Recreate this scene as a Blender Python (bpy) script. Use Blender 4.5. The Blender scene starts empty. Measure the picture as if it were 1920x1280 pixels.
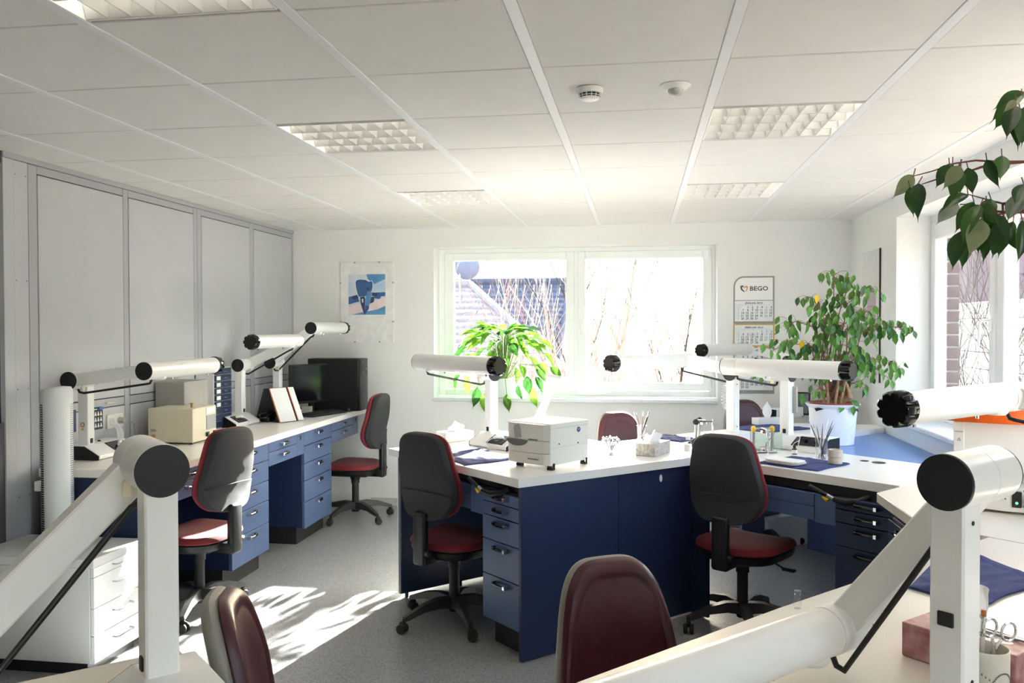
import bpy, bmesh, math, random
from math import sin, cos, pi, radians, sqrt, atan2
from mathutils import Vector, Matrix

scn = bpy.context.scene
COL = scn.collection
rnd = random.Random(7)

# ------------------------------------------------------------------ camera
cam_d = bpy.data.cameras.new('camera')
cam_d.sensor_width = 36.0
cam_d.lens = 1583.7 / 1920 * 36.0
cam_d.clip_start = 0.02
cam_d.clip_end = 300
cam = bpy.data.objects.new('camera', cam_d)
COL.objects.link(cam)
YAW, PITCH, ROLL = 0.1501, -0.0170, -0.0024
fwd = Vector((-sin(YAW) * cos(PITCH), cos(YAW) * cos(PITCH), sin(PITCH)))
rgt = Vector((cos(YAW), sin(YAW), 0))
upv = rgt.cross(fwd)
rgt2 = rgt * cos(ROLL) + upv * sin(ROLL)
up2 = -rgt * sin(ROLL) + upv * cos(ROLL)
cam.matrix_world = Matrix(((rgt2.x, up2.x, -fwd.x, 0.0), (rgt2.y, up2.y, -fwd.y, 0.0),
                           (rgt2.z, up2.z, -fwd.z, 1.614), (0, 0, 0, 1)))
scn.camera = cam

# ------------------------------------------------------------------ sky, sun, exposure
SUN_DIR = Vector((-0.204, -0.903, -0.385)).normalized()      # low winter sun shining in through the rear window
world = bpy.data.worlds.new('sky')
scn.world = world
world.use_nodes = True
wt = world.node_tree
sky = wt.nodes.new('ShaderNodeTexSky')
sky.sky_type = 'NISHITA'
sky.sun_disc = False
sky.sun_elevation = radians(22.6)
sky.sun_rotation = atan2(-SUN_DIR.x, -SUN_DIR.y)
sky.air_density = 1.0
sky.dust_density = 3.0
sky.ozone_density = 1.0
wbg = wt.nodes['Background']
wt.links.new(sky.outputs['Color'], wbg.inputs['Color'])
wbg.inputs['Strength'].default_value = 0.33
sun_d = bpy.data.lights.new('sun', 'SUN')
sun_d.energy = 19.0
sun_d.angle = radians(0.6)
sun_d.color = (1.0, 0.99, 0.965)
sun = bpy.data.objects.new('sun', sun_d)
COL.objects.link(sun)
sun.rotation_euler = SUN_DIR.to_track_quat('-Z', 'Y').to_euler()
sun.location = (3, 14, 9)
TUBE_LIGHT = 2.4                                          # fluorescent tubes of the ceiling lights
vs = scn.view_settings
vs.view_transform = 'Standard'
vs.look = 'None'
vs.gamma = 1.0
vs.use_curve_mapping = False
vs.exposure = 2.3
scn.cycles.max_bounces = 14
scn.cycles.diffuse_bounces = 10
scn.cycles.glossy_bounces = 4
scn.cycles.transmission_bounces = 6
scn.cycles.transparent_max_bounces = 12
scn.cycles.caustics_reflective = False
scn.cycles.caustics_refractive = False
scn.cycles.sample_clamp_indirect = 8.0
scn.cycles.use_denoising = True


def portal(name, loc, rot, sx, sy):                       # guides sampling of the real sky through a window; gives no light
    d = bpy.data.lights.new(name, 'AREA')
    d.shape = 'RECTANGLE'
    d.size, d.size_y = sx, sy
    d.cycles.is_portal = True
    o = bpy.data.objects.new(name, d)
    COL.objects.link(o)
    o.location, o.rotation_euler = loc, rot


portal('portal_rear', (-0.58, 7.50, 1.66), (-pi / 2, 0, 0), 2.5, 1.4)
portal('portal_side', (2.06, 4.27, 1.68), (0, pi / 2, 0), 1.4, 3.75)
portal('portal_side', (2.06, -0.7, 1.68), (0, pi / 2, 0), 1.4, 2.6)


# ------------------------------------------------------------------ materials
def srgb(r, g, b):
    f = lambda c: (c / 12.92 if c <= 0.04045 else ((c + 0.055) / 1.055) ** 2.4)
    return (f(r / 255), f(g / 255), f(b / 255), 1.0)


MATS = {}


def mat(name, rgb, rough=0.5, metal=0.0, var=0.04, vscale=20.0, bump=0.0, bscale=200.0, spec=0.5, coat=0.0, sheen=0.0, rgb2=None, contrast=None):
    if name in MATS:
        return MATS[name]
    m = bpy.data.materials.new(name)
    m.use_nodes = True
    t = m.node_tree
    p = t.nodes['Principled BSDF']
    c = srgb(*rgb)
    if rgb2:
        c2 = srgb(*rgb2)
    else:
        c2 = tuple(max(0.0, x * (1 - 3 * var)) for x in c[:3]) + (1.0,)
    tc = t.nodes.new('ShaderNodeTexCoord')
    nz = t.nodes.new('ShaderNodeTexNoise')
    nz.inputs['Scale'].default_value = vscale
    nz.inputs['Detail'].default_value = 3
    t.links.new(tc.outputs['Object'], nz.inputs['Vector'])
    rp = t.nodes.new('ShaderNodeValToRGB')
    lo, hi = contrast or (0.3, 0.7)
    rp.color_ramp.elements[0].position, rp.color_ramp.elements[1].position = lo, hi
    rp.color_ramp.elements[0].color, rp.color_ramp.elements[1].color = c2, c
    t.links.new(nz.outputs['Fac'], rp.inputs['Fac'])
    t.links.new(rp.outputs['Color'], p.inputs['Base Color'])
    p.inputs['Roughness'].default_value = rough
    p.inputs['Metallic'].default_value = metal
    p.inputs['Specular IOR Level'].default_value = spec
    p.inputs['Coat Weight'].default_value = coat
    p.inputs['Sheen Weight'].default_value = sheen
    if bump:
        n2 = t.nodes.new('ShaderNodeTexNoise')
        n2.inputs['Scale'].default_value = bscale
        n2.inputs['Detail'].default_value = 4
        t.links.new(tc.outputs['Object'], n2.inputs['Vector'])
        bp = t.nodes.new('ShaderNodeBump')
        bp.inputs['Strength'].default_value = bump
        bp.inputs['Distance'].default_value = 0.002
        t.links.new(n2.outputs['Fac'], bp.inputs['Height'])
        t.links.new(bp.outputs['Normal'], p.inputs['Normal'])
    MATS[name] = m
    return m


def glass_mat(name, tint=(1, 1, 1, 1), refl=0.08):
    m = bpy.data.materials.new(name)
    m.use_nodes = True
    t = m.node_tree
    t.nodes.clear()
    out = t.nodes.new('ShaderNodeOutputMaterial')
    mx = t.nodes.new('ShaderNodeMixShader')
    fr = t.nodes.new('ShaderNodeFresnel')
    ge = t.nodes.new('ShaderNodeNewGeometry')               # same reflection from both faces of the pane
    io = t.nodes.new('ShaderNodeMapRange')
    io.inputs['To Min'].default_value = 1.45
    io.inputs['To Max'].default_value = 1 / 1.45
    t.links.new(ge.outputs['Backfacing'], io.inputs['Value'])
    t.links.new(io.outputs['Result'], fr.inputs['IOR'])
    ml = t.nodes.new('ShaderNodeMath')
    ml.operation = 'MULTIPLY'
    ml.inputs[1].default_value = refl / 0.08
    ml.use_clamp = True
    tr = t.nodes.new('ShaderNodeBsdfTransparent')
    tr.inputs['Color'].default_value = tint
    gl = t.nodes.new('ShaderNodeBsdfGlossy')
    gl.inputs['Roughness'].default_value = 0.02
    t.links.new(fr.outputs['Fac'], ml.inputs[0])
    t.links.new(ml.outputs[0], mx.inputs['Fac'])
    t.links.new(tr.outputs[0], mx.inputs[1])
    t.links.new(gl.outputs[0], mx.inputs[2])
    t.links.new(mx.outputs[0], out.inputs['Surface'])
    return m


def leaf_mat(name, rgb, rgb2, trans=0.45, rough=0.35):
    m = bpy.data.materials.new(name)
    m.use_nodes = True
    t = m.node_tree
    p = t.nodes['Principled BSDF']
    out = t.nodes['Material Output']
    tc = t.nodes.new('ShaderNodeTexCoord')
    nz = t.nodes.new('ShaderNodeTexNoise')
    nz.inputs['Scale'].default_value = 4
    oi = t.nodes.new('ShaderNodeObjectInfo')
    ad = t.nodes.new('ShaderNodeMath')
    ad.operation = 'ADD'
    t.links.new(tc.outputs['Object'], nz.inputs['Vector'])
    t.links.new(nz.outputs['Fac'], ad.inputs[0])
    mm = t.nodes.new('ShaderNodeMath')
    mm.operation = 'MULTIPLY_ADD'
    mm.inputs[1].default_value = 0.9
    mm.inputs[2].default_value = -0.45
    t.links.new(oi.outputs['Random'], mm.inputs[0])
    t.links.new(mm.outputs[0], ad.inputs[1])
    rp = t.nodes.new('ShaderNodeValToRGB')
    rp.color_ramp.elements[0].color = srgb(*rgb2)
    rp.color_ramp.elements[1].color = srgb(*rgb)
    rp.color_ramp.elements[0].position, rp.color_ramp.elements[1].position = 0.2, 0.85
    t.links.new(ad.outputs[0], rp.inputs['Fac'])
    t.links.new(rp.outputs['Color'], p.inputs['Base Color'])
    p.inputs['Roughness'].default_value = rough
    tl = t.nodes.new('ShaderNodeBsdfTranslucent')
    t.links.new(rp.outputs['Color'], tl.inputs['Color'])
    mx = t.nodes.new('ShaderNodeMixShader')
    mx.inputs['Fac'].default_value = trans
    t.links.new(p.outputs[0], mx.inputs[1])
    t.links.new(tl.outputs[0], mx.inputs[2])
    t.links.new(mx.outputs[0], out.inputs['Surface'])
    return m


def emit_mat(name, rgb, strength):
    m = bpy.data.materials.new(name)
    m.use_nodes = True
    p = m.node_tree.nodes['Principled BSDF']
    p.inputs['Base Color'].default_value = srgb(*rgb)
    p.inputs['Emission Color'].default_value = srgb(*rgb)
    p.inputs['Emission Strength'].default_value = strength
    return m


def floor_mat():
    m = bpy.data.materials.new('speckled_linoleum')
    m.use_nodes = True
    t = m.node_tree
    p = t.nodes['Principled BSDF']
    tc = t.nodes.new('ShaderNodeTexCoord')
    vo = t.nodes.new('ShaderNodeTexVoronoi')
    vo.inputs['Scale'].default_value = 190
    t.links.new(tc.outputs['Object'], vo.inputs['Vector'])
    rp = t.nodes.new('ShaderNodeValToRGB')
    rp.color_ramp.interpolation = 'LINEAR'
    e = rp.color_ramp.elements
    e[0].position, e[0].color = 0.0, srgb(112, 114, 113)
    e[1].position, e[1].color = 0.30, srgb(148, 150, 149)
    x = e.new(0.8)
    x.color = srgb(167, 169, 168)
    sp = t.nodes.new('ShaderNodeSeparateColor')
    t.links.new(vo.outputs['Color'], sp.inputs['Color'])
    t.links.new(sp.outputs['Red'], rp.inputs['Fac'])
    nz = t.nodes.new('ShaderNodeTexNoise')
    nz.inputs['Scale'].default_value = 3
    t.links.new(tc.outputs['Object'], nz.inputs['Vector'])
    mr = t.nodes.new('ShaderNodeMapRange')
    mr.inputs['To Min'].default_value = 0.26
    mr.inputs['To Max'].default_value = 0.33
    t.links.new(nz.outputs['Fac'], mr.inputs['Value'])
    t.links.new(mr.outputs['Result'], p.inputs['Roughness'])
    t.links.new(rp.outputs['Color'], p.inputs['Base Color'])
    return m


def towel_mat():
    return mat('navy_terry', (50, 65, 124), 0.95, var=0.1, vscale=60, bump=1.0, bscale=420, sheen=0.05)


M_WALL = mat('white_plaster', (233, 233, 231), 0.85, var=0.008, vscale=4, bump=0.25, bscale=160)
M_PANEL = mat('grey_wall_panel', (196, 197, 200), 0.6, var=0.008, vscale=5, bump=0.06, bscale=300)
M_STRIP = mat('grey_panel_frame', (178, 179, 184), 0.55, var=0.01, vscale=5)
M_JOINT = mat('dark_joint', (92, 92, 96), 0.8)
M_TILE = mat('ceiling_tile', (230, 228, 225), 0.9, var=0.01, vscale=8, bump=0.5, bscale=500)
M_RUN = mat('ceiling_rail', (232, 233, 235), 0.45, var=0.005)
M_WHITE = mat('white_enamel', (238, 238, 236), 0.28, var=0.005)
M_WPLAST = mat('white_plastic', (240, 240, 238), 0.35, var=0.005)
M_TOP = mat('white_laminate', (238, 236, 232), 0.3, var=0.012, vscale=240)
M_TOPB = mat('beige_laminate', (226, 220, 210), 0.34, var=0.03, vscale=300)
M_PVC = mat('white_window_plastic', (240, 242, 242), 0.3, var=0.004)
M_BLACK = mat('black_plastic', (17, 17, 18), 0.45, var=0.05)
M_GBLACK = mat('gloss_black_plastic', (12, 12, 13), 0.14, var=0.05)
M_DISC = mat('black_cap', (22, 23, 26), 0.55, var=0.05, bump=0.1)
M_RUBBER = mat('grey_black_rubber', (38, 37, 37), 0.6, var=0.1)
M_BASE = mat('worn_dark_base', (60, 58, 57), 0.45, var=0.1, vscale=14)
M_CHROME = mat('chrome', (215, 215, 218), 0.16, 1.0, var=0.02)
M_STEEL = mat('brushed_steel', (175, 175, 178), 0.3, 1.0, var=0.04)
M_BLUE = mat('blue_laminate', (80, 101, 140), 0.38, var=0.04, vscale=160)
M_BLUED = mat('shade_deep_blue_laminate', (35, 48, 82), 0.4, var=0.05, vscale=160)  # blue laminate with the panels' shade put into the colour; also the small chest
M_BLUET = mat('light_blue_laminate', (98, 138, 196), 0.32, var=0.02, vscale=160)
M_PLINTH = mat('dark_plinth', (36, 34, 34), 0.5, var=0.15, vscale=9)
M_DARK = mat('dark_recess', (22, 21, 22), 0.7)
M_REDF = mat('dark_red_fabric', (126, 26, 34), 0.8, var=0.08, vscale=120, bump=0.5, bscale=700, sheen=0.1)
M_CHARF = mat('charcoal_fabric', (44, 44, 47), 0.72, var=0.08, vscale=160, bump=0.5, bscale=800)
M_BURG = mat('burgundy_leather', (76, 32, 38), 0.34, var=0.08, vscale=30, bump=0.25, bscale=260)
M_SHELL = mat('warm_grey_shell', (150, 147, 138), 0.42, var=0.02)
M_TOWEL = towel_mat()
M_PAPER = mat('tissue_paper', (246, 246, 246), 0.9, var=0.01)
M_CREAM = mat('cream_enamel', (226, 219, 194), 0.4, var=0.01)
M_GREYBOX = mat('warm_grey_card', (170, 168, 162), 0.7, var=0.02)
M_PINK = mat('pink_marbled_card', (242, 222, 222), 0.6, rgb2=(222, 150, 158), vscale=24)
M_REDM = mat('red_marbled_card', (202, 160, 160), 0.5, rgb2=(150, 80, 86), vscale=26)
M_GREYM = mat('grey_marbled_card', (206, 204, 198), 0.6, rgb2=(150, 148, 142), vscale=60)
M_ORANGE = mat('orange_enamel', (226, 92, 20), 0.35, var=0.02)
M_MACH = mat('machine_white', (226, 224, 218), 0.4, var=0.006)
M_SCREEN = mat('screen_black', (16, 18, 22), 0.12, var=0.03)
M_TERRA = mat('terracotta_plastic', (146, 72, 58), 0.6, var=0.05)
M_SOIL = mat('potting_soil', (58, 44, 34), 0.95, var=0.25, vscale=90, bump=1.0, bscale=120)
M_BARK = mat('tan_bark', (176, 144, 108), 0.8, var=0.15, vscale=40, bump=0.6, bscale=90)
M_TWIG = mat('red_brown_twig', (128, 78, 58), 0.6, var=0.1)
M_POT = mat('white_glazed_pot', (240, 241, 243), 0.3, var=0.008, vscale=30)
M_GLASS = glass_mat('window_glass', (0.97, 0.985, 0.98, 1), 0.07)
M_CLEAR = glass_mat('clear_glass', (0.96, 0.97, 0.97, 1), 0.12)
M_LOUV = mat('satin_aluminium', (216, 216, 214), 0.35, 0.3, var=0.02)
M_YEL = mat('yellow_plastic', (240, 196, 36), 0.4, var=0.03)
M_BROWN = mat('brown_glass', (70, 36, 24), 0.2, var=0.05)
M_NAVYP = mat('navy_plastic', (34, 44, 86), 0.4)
M_RED = mat('red_plastic', (196, 38, 40), 0.4)
M_PLAST = mat('plaster_stone', (196, 186, 174), 0.8, var=0.05, vscale=60, bump=0.4, bscale=160)
M_LEAF1 = leaf_mat('ficus_leaf', (88, 140, 56), (38, 84, 36), 0.3, 0.3)
M_LEAFY = leaf_mat('yellowed_leaf', (232, 190, 40), (220, 170, 30), 0.35)
M_LEAF2 = leaf_mat('broad_leaf', (122, 178, 48), (44, 86, 36), 0.42, 0.4)
M_LEAF3 = leaf_mat('dark_ficus_leaf', (66, 110, 46), (34, 68, 30), 0.22, 0.28)
M_LEAFP = leaf_mat('pale_underside', (150, 160, 120), (128, 140, 100), 0.3, 0.5)
M_TUBE = emit_mat('lit_tube', (255, 246, 234), TUBE_LIGHT)


# ------------------------------------------------------------------ mesh builder
class B:
    def __init__(s):
        s.bm = bmesh.new()
        s.mi = 0

    def _add(s, src, M=None):
        if M is not None:
            bmesh.ops.transform(src, matrix=M, verts=src.verts)
            if M.determinant() < 0:
                bmesh.ops.reverse_faces(src, faces=src.faces)
        vm = {}
        for v in src.verts:
            vm[v] = s.bm.verts.new(v.co)
        for f in src.faces:
            try:
                g = s.bm.faces.new([vm[v] for v in f.verts])
                g.material_index = s.mi
            except ValueError:
                pass
        src.free()
        return s

    def box(s, lo, hi, bev=0.0, M=None, seg=1):
        t = bmesh.new()
        bmesh.ops.create_cube(t, size=1.0)
        for v in t.verts:
            v.co = Vector(((lo[i] + hi[i]) / 2 + v.co[i] * (hi[i] - lo[i]) for i in range(3)))
        if bev:
            bmesh.ops.bevel(t, geom=list(t.edges), offset=bev, segments=seg, affect='EDGES', profile=0.5, clamp_overlap=True)
        return s._add(t, M)

    def prism(s, poly, z0, z1, bev=0.0, M=None, seg=1):
        t = bmesh.new()
        n = len(poly)
        area = sum(poly[i][0] * poly[(i + 1) % n][1] - poly[(i + 1) % n][0] * poly[i][1] for i in range(n))
        if area < 0:
            poly = poly[::-1]
        a = [t.verts.new((x, y, z0)) for x, y in poly]
        b = [t.verts.new((x, y, z1)) for x, y in poly]
        t.faces.new(a[::-1])
        t.faces.new(b)
        for i in range(n):
            t.faces.new((a[i], a[(i + 1) % n], b[(i + 1) % n], b[i]))
        if bev:
            bmesh.ops.bevel(t, geom=list(t.edges), offset=bev, segments=seg, affect='EDGES', profile=0.5, clamp_overlap=True)
        return s._add(t, M)

    def cyl(s, p0, p1, r0, r1=None, n=20, caps=True, M=None):
        return s.tube([p0, p1], [r0, r0 if r1 is None else r1], n, caps, M)

    def tube(s, path, r, n=8, caps=True, M=None):
        path = [Vector(p) for p in path]
        rr = r if isinstance(r, (list, tuple)) else [r] * len(path)
        t = bmesh.new()
        rings = []
        prev = None
        for i, p in enumerate(path):
            if i == 0:
                d = path[1] - path[0]
            elif i == len(path) - 1:
                d = path[-1] - path[-2]
            else:
                d = (path[i + 1] - path[i]).normalized() + (path[i] - path[i - 1]).normalized()
            d.normalize()
            if prev is None:
                h = Vector((0, 0, 1)) if abs(d.z) < 0.9 else Vector((1, 0, 0))
                x = d.cross(h).normalized()
            else:
                x = (prev - d * prev.dot(d)).normalized()
            prev = x
            y = d.cross(x)
            rings.append([t.verts.new(p + (x * cos(2 * pi * k / n) + y * sin(2 * pi * k / n)) * max(rr[i], 1e-5)) for k in range(n)])
        for a, b in zip(rings, rings[1:]):
            for k in range(n):
                t.faces.new((a[k], a[(k + 1) % n], b[(k + 1) % n], b[k]))
        if caps:
            t.faces.new(rings[0][::-1])
            t.faces.new(rings[-1])
        return s._add(t, M)

    def lathe(s, prof, n=28, M=None, lobes=0, amp=0.0):
        t = bmesh.new()
        rings = []
        for r, z in prof:
            if r <= 1e-6:
                rings.append([t.verts.new((0, 0, z))])
            else:
                rings.append([t.verts.new((r * cos(2 * pi * k / n), r * sin(2 * pi * k / n), z)) for k in range(n)])
        for a, b in zip(rings, rings[1:]):
            for k in range(n):
                k2 = (k + 1) % n
                if len(a) == 1 and len(b) == 1:
                    continue
                if len(a) == 1:
                    t.faces.new((a[0], b[k2], b[k]))
                elif len(b) == 1:
                    t.faces.new((a[k], a[k2], b[0]))
                else:
                    t.faces.new((a[k], a[k2], b[k2], b[k]))
        if len(rings[0]) > 1:
            t.faces.new(rings[0][::-1])
        if len(rings[-1]) > 1:
            t.faces.new(rings[-1])
        return s._add(t, M)

    def grid(s, f, nu, nv, thick=0.0, M=None):
        """surface f(u,v) with u, v in 0..1; a second skin below when thick"""
        t = bmesh.new()
        P = [[Vector(f(i / nu, j / nv)) for j in range(nv + 1)] for i in range(nu + 1)]
        V = [[t.verts.new(p) for p in row] for row in P]
        for i in range(nu):
            for j in range(nv):
                t.faces.new((V[i][j], V[i + 1][j], V[i + 1][j + 1], V[i][j + 1]))
        if thick:
            t.normal_update()
            W = [[t.verts.new(P[i][j] - V[i][j].normal * thick) for j in range(nv + 1)] for i in range(nu + 1)]
            for i in range(nu):
                for j in range(nv):
                    t.faces.new((W[i][j], W[i][j + 1], W[i + 1][j + 1], W[i + 1][j]))
            for i in range(nu):
                t.faces.new((V[i][0], W[i][0], W[i + 1][0], V[i + 1][0]))
                t.faces.new((V[i][nv], V[i + 1][nv], W[i + 1][nv], W[i][nv]))
            for j in range(nv):
                t.faces.new((V[0][j], V[0][j + 1], W[0][j + 1], W[0][j]))
                t.faces.new((V[nu][j], W[nu][j], W[nu][j + 1], V[nu][j + 1]))
        return s._add(t, M)

    def pad(s, outline, pos, up, dn, cz=None, M=None, rings=None):
        """closed cushion: 2-D outline, pos(a,b,h) -> point, h = height above the mid surface"""
        rings = rings or [(1.0, 0.0), (0.985, 0.45), (0.95, 0.8), (0.88, 0.97), (0.6, 1.0), (0.3, 1.0)]
        t = bmesh.new()
        n = len(outline)
        ca = sum(p[0] for p in outline) / n
        cb = sum(p[1] for p in outline) / n if cz is None else cz
        ts, bs = [], []
        for q, (k, h) in enumerate(rings):
            ts.append([t.verts.new(pos(ca + (a - ca) * k, cb + (b - cb) * k, up * h)) for a, b in outline])
            bs.append(ts[0] if q == 0 else [t.verts.new(pos(ca + (a - ca) * k, cb + (b - cb) * k, -dn * h)) for a, b in outline])
        ct, cbm = t.verts.new(pos(ca, cb, up)), t.verts.new(pos(ca, cb, -dn))
        for q in range(len(rings) - 1):
            for i in range(n):
                j = (i + 1) % n
                t.faces.new((ts[q][i], ts[q][j], ts[q + 1][j], ts[q + 1][i]))
                t.faces.new((bs[q][j], bs[q][i], bs[q + 1][i], bs[q + 1][j]))
        for i in range(n):
            j = (i + 1) % n
            t.faces.new((ts[-1][i], ts[-1][j], ct))
            t.faces.new((bs[-1][j], bs[-1][i], cbm))
        bmesh.ops.recalc_face_normals(t, faces=t.faces)
        return s._add(t, M)

    def m(s, i):
        s.mi = i
        return s


def mesh_of(name, b, mats, smooth=32):
    me = bpy.data.meshes.new(name)
    bmesh.ops.recalc_face_normals(b.bm, faces=b.bm.faces)
    b.bm.to_mesh(me)
    b.bm.free()
    for m in (mats if isinstance(mats, (list, tuple)) else [mats]):
        me.materials.append(m)
    if smooth:
        me.shade_smooth()
        me.set_sharp_from_angle(angle=radians(smooth))
    return me


def link(name, me, parent=None, M=None):
    o = bpy.data.objects.new(name, me)
    COL.objects.link(o)
    if parent is not None:
        o.parent = parent
    if M is not None:
        o.matrix_local = M
    return o


def obj(name, b, mats, parent=None, M=None, smooth=32, label=None):
    o = link(name, mesh_of(name, b, mats, smooth), parent, M)
    if label:
        o['label'] = label
    return o


def tag(o, label, cat, group=None):
    o['label'] = label
    o['category'] = cat
    if group:
        o['group'] = group
    return o


def thing(name, label, cat, loc=(0, 0, 0), rz=0.0, group=None):
    o = bpy.data.objects.new(name, None)
    o.empty_display_size = 0.05
    COL.objects.link(o)
    o.location = loc
    o.rotation_euler = (0, 0, radians(rz))
    return tag(o, label, cat, group)


def struct(name, b, mats, parent=None, smooth=32):
    o = obj(name, b, mats, parent, smooth=smooth)
    if parent is None:
        o['kind'] = 'structure'
    return o


def copy_tree(o, parent=None):
    c = o.copy()
    COL.objects.link(c)
    if parent is not None:
        c.parent = parent
    for ch in list(o.children):
        copy_tree(ch, c)
    return c


def frame(origin, ux, uy):
    ux, uy = Vector(ux).normalized(), Vector(uy).normalized()
    uz = ux.cross(uy)
    o = Vector(origin)
    return Matrix(((ux.x, uy.x, uz.x, o.x), (ux.y, uy.y, uz.y, o.y), (ux.z, uy.z, uz.z, o.z), (0, 0, 0, 1)))


def text_mesh(b, s, size, M, align='LEFT', sx=1.0, bold=0.0):
    cu = bpy.data.curves.new('lettering', 'FONT')
    cu.body = s
    cu.size = size
    cu.align_x = align
    cu.align_y = 'BOTTOM_BASELINE'
    cu.resolution_u = 2
    cu.offset = bold
    tmp = bpy.data.objects.new('lettering', cu)
    COL.objects.link(tmp)
    dg = bpy.context.evaluated_depsgraph_get()
    me = bpy.data.meshes.new_from_object(tmp.evaluated_get(dg))
    t = bmesh.new()
    t.from_mesh(me)
    b._add(t, M @ Matrix.Diagonal((sx, 1, 1, 1)))
    bpy.data.objects.remove(tmp)
    bpy.data.curves.remove(cu)
    bpy.data.meshes.remove(me)


U = Vector((1, 1, 0)).normalized()
V = Vector((-1, 1, 0)).normalized()
# ================================================================== the room
XL, XR, YB, YF, CEIL = -3.15, 1.74, 7.38, -2.6, 2.5

b = B()
b.box((XL - 0.3, YF - 0.3, -0.12), (XR + 0.3, YB + 0.3, 0.0))
struct('floor', b, floor_mat(), smooth=0)

# ---- rear wall with the window opening
WX0, WX1, WZ0, WZ1 = -1.825, 0.655, 0.985, 2.33
b = B()
for lo, hi in (((XL - 0.3, YB, 0), (WX0, YB + 0.3, 2.62)), ((WX1, YB, 0), (XR + 0.3, YB + 0.3, 2.62)),
               ((WX0, YB, 0), (WX1, YB + 0.3, WZ0 - 0.03)), ((WX0, YB, WZ1), (WX1, YB + 0.3, 2.62))):
    b.box(lo, hi)
wall_back = struct('wall_back', b, M_WALL, smooth=0)
b = B()
b.box((-2.42, YB - 0.012, 0.0), (XR, YB, 0.07), 0.003)
struct('baseboard_back', b, mat('pale_grey_baseboard', (198, 200, 198), 0.5))

# ---- left wall: framed grey panels
b = B()
b.box((XL - 0.3, 3.84, 0), (XL - 0.008, YB + 0.3, 2.62))
b.box((XL - 0.3, YF - 0.3, 0), (XL, 2.4, 2.62))
b.box((XL - 0.3, 2.4, 0), (XL, 3.84, 1.14))
b.box((XL - 0.3, 2.4, 2.44), (XL, 3.84, 2.62))
wall_left = struct('wall_left', b, M_JOINT, smooth=0)
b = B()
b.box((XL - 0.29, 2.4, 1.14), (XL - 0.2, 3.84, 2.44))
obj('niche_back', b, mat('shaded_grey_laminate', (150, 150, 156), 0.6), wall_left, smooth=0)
ys = ((4.048, 4.795), (4.850, 5.625), (5.735, 6.500), (6.575, 7.335))
for y0, y1 in ys:
    for z0, z1 in ((1.195, 2.425), (0.10, 1.140)):
        b = B()
        b.box((XL - 0.012, y0 + 0.003, z0 + 0.003), (XL + 0.006, y1 - 0.003, z1 - 0.003), 0.002)
        obj('panel', b, M_PANEL, wall_left)
fr = [(3.875, 3.978), (3.982, 4.045), (4.798, 4.847), (5.628, 5.675), (5.679, 5.732), (6.503, 6.572), (7.338, 7.378)]
for k, (y0, y1) in enumerate(fr):
    b = B()
    b.box((XL - 0.012, y0, 0.0), (XL + 0.004, y1, 2.47), 0.0015)
    obj('upright', b, M_PANEL if k == 0 else M_STRIP, wall_left)
b = B()
b.box((XL - 0.02, 3.80, 0.0), (XL + 0.008, 3.872, 2.47), 0.0015)
obj('upright', b, M_PANEL, wall_left)
for y0, y1 in ys:
    for z0, z1 in ((2.428, 2.47), (1.143, 1.192)):
        b = B()
        b.box((XL - 0.012, y0, z0), (XL + 0.003, y1, z1), 0.0015)
        obj('rail', b, M_STRIP, wall_left)
b = B()
for y in (3.89, 3.963):
    for z in (0.75, 1.30, 1.86, 2.40):
        b.cyl((XL + 0.002, y, z), (XL + 0.0065, y, z), 0.004, n=8)
obj('screw', b, M_STEEL, wall_left)['kind'] = 'stuff'
b = B()
b.box((XL - 0.006, 3.8, 2.472), (XL + 0.012, YB, 2.5), 0.002)
struct('trim_1', b, M_STRIP)

# ---- right wall with the long window opening
RY0, RY1, RZ0, RZ1 = 2.42, 6.13, 0.985, 2.36
SY0, SY1 = -2.0, 0.6
b = B()
for lo, hi in (((XR, RY1, 0), (XR + 0.33, YB + 0.3, 2.62)), ((XR, RY0, RZ1), (XR + 0.33, RY1, 2.62)), ((XR, RY0, 0), (XR + 0.33, RY1, RZ0 - 0.03)),
               ((XR, SY1, 0), (XR + 0.33, RY0, 2.62)), ((XR, SY0, RZ1), (XR + 0.33, SY1, 2.62)), ((XR, SY0, 0), (XR + 0.33, SY1, RZ0 - 0.03)),
               ((XR, YF - 0.3, 0), (XR + 0.33, SY0, 2.62))):
    b.box(lo, hi)
wall_right = struct('wall_right', b, M_WALL, smooth=0)
# brick outside the jamb of the long window
M_BRICK = mat('dark_brick', (112, 84, 82), 0.85, var=0.14, vscale=26, bump=0.5, bscale=80)
bb = []
for w in (0.115, 0.105):
    t = B()
    t.box((-0.045, -w / 2, -0.036), (0.045, w / 2, 0.036), 0.003)
    bb.append(mesh_of('brick', t, M_BRICK))
for k in range(22):
    z = 0.60 + k * 0.083
    if k % 2:
        link('brick', bb[0], wall_right, Matrix.Translation((2.101, 6.184, z)))
    else:
        link('brick', bb[1], wall_right, Matrix.Translation((2.101, 6.179, z)))
        link('brick', bb[1], wall_right, Matrix.Translation((2.101, 6.296, z)))
b = B()
b.box((2.053, 6.132, 0.5), (2.142, 6.42, 2.62))
obj('mortar', b, mat('pale_mortar', (150, 146, 142), 0.9), wall_right, smooth=0)

# ---- front wall, behind the camera
b = B()
b.box((XL - 0.3, YF - 0.3, 0), (XR + 0.33, YF, 2.62))
struct('wall_front', b, M_WALL, smooth=0)


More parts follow.
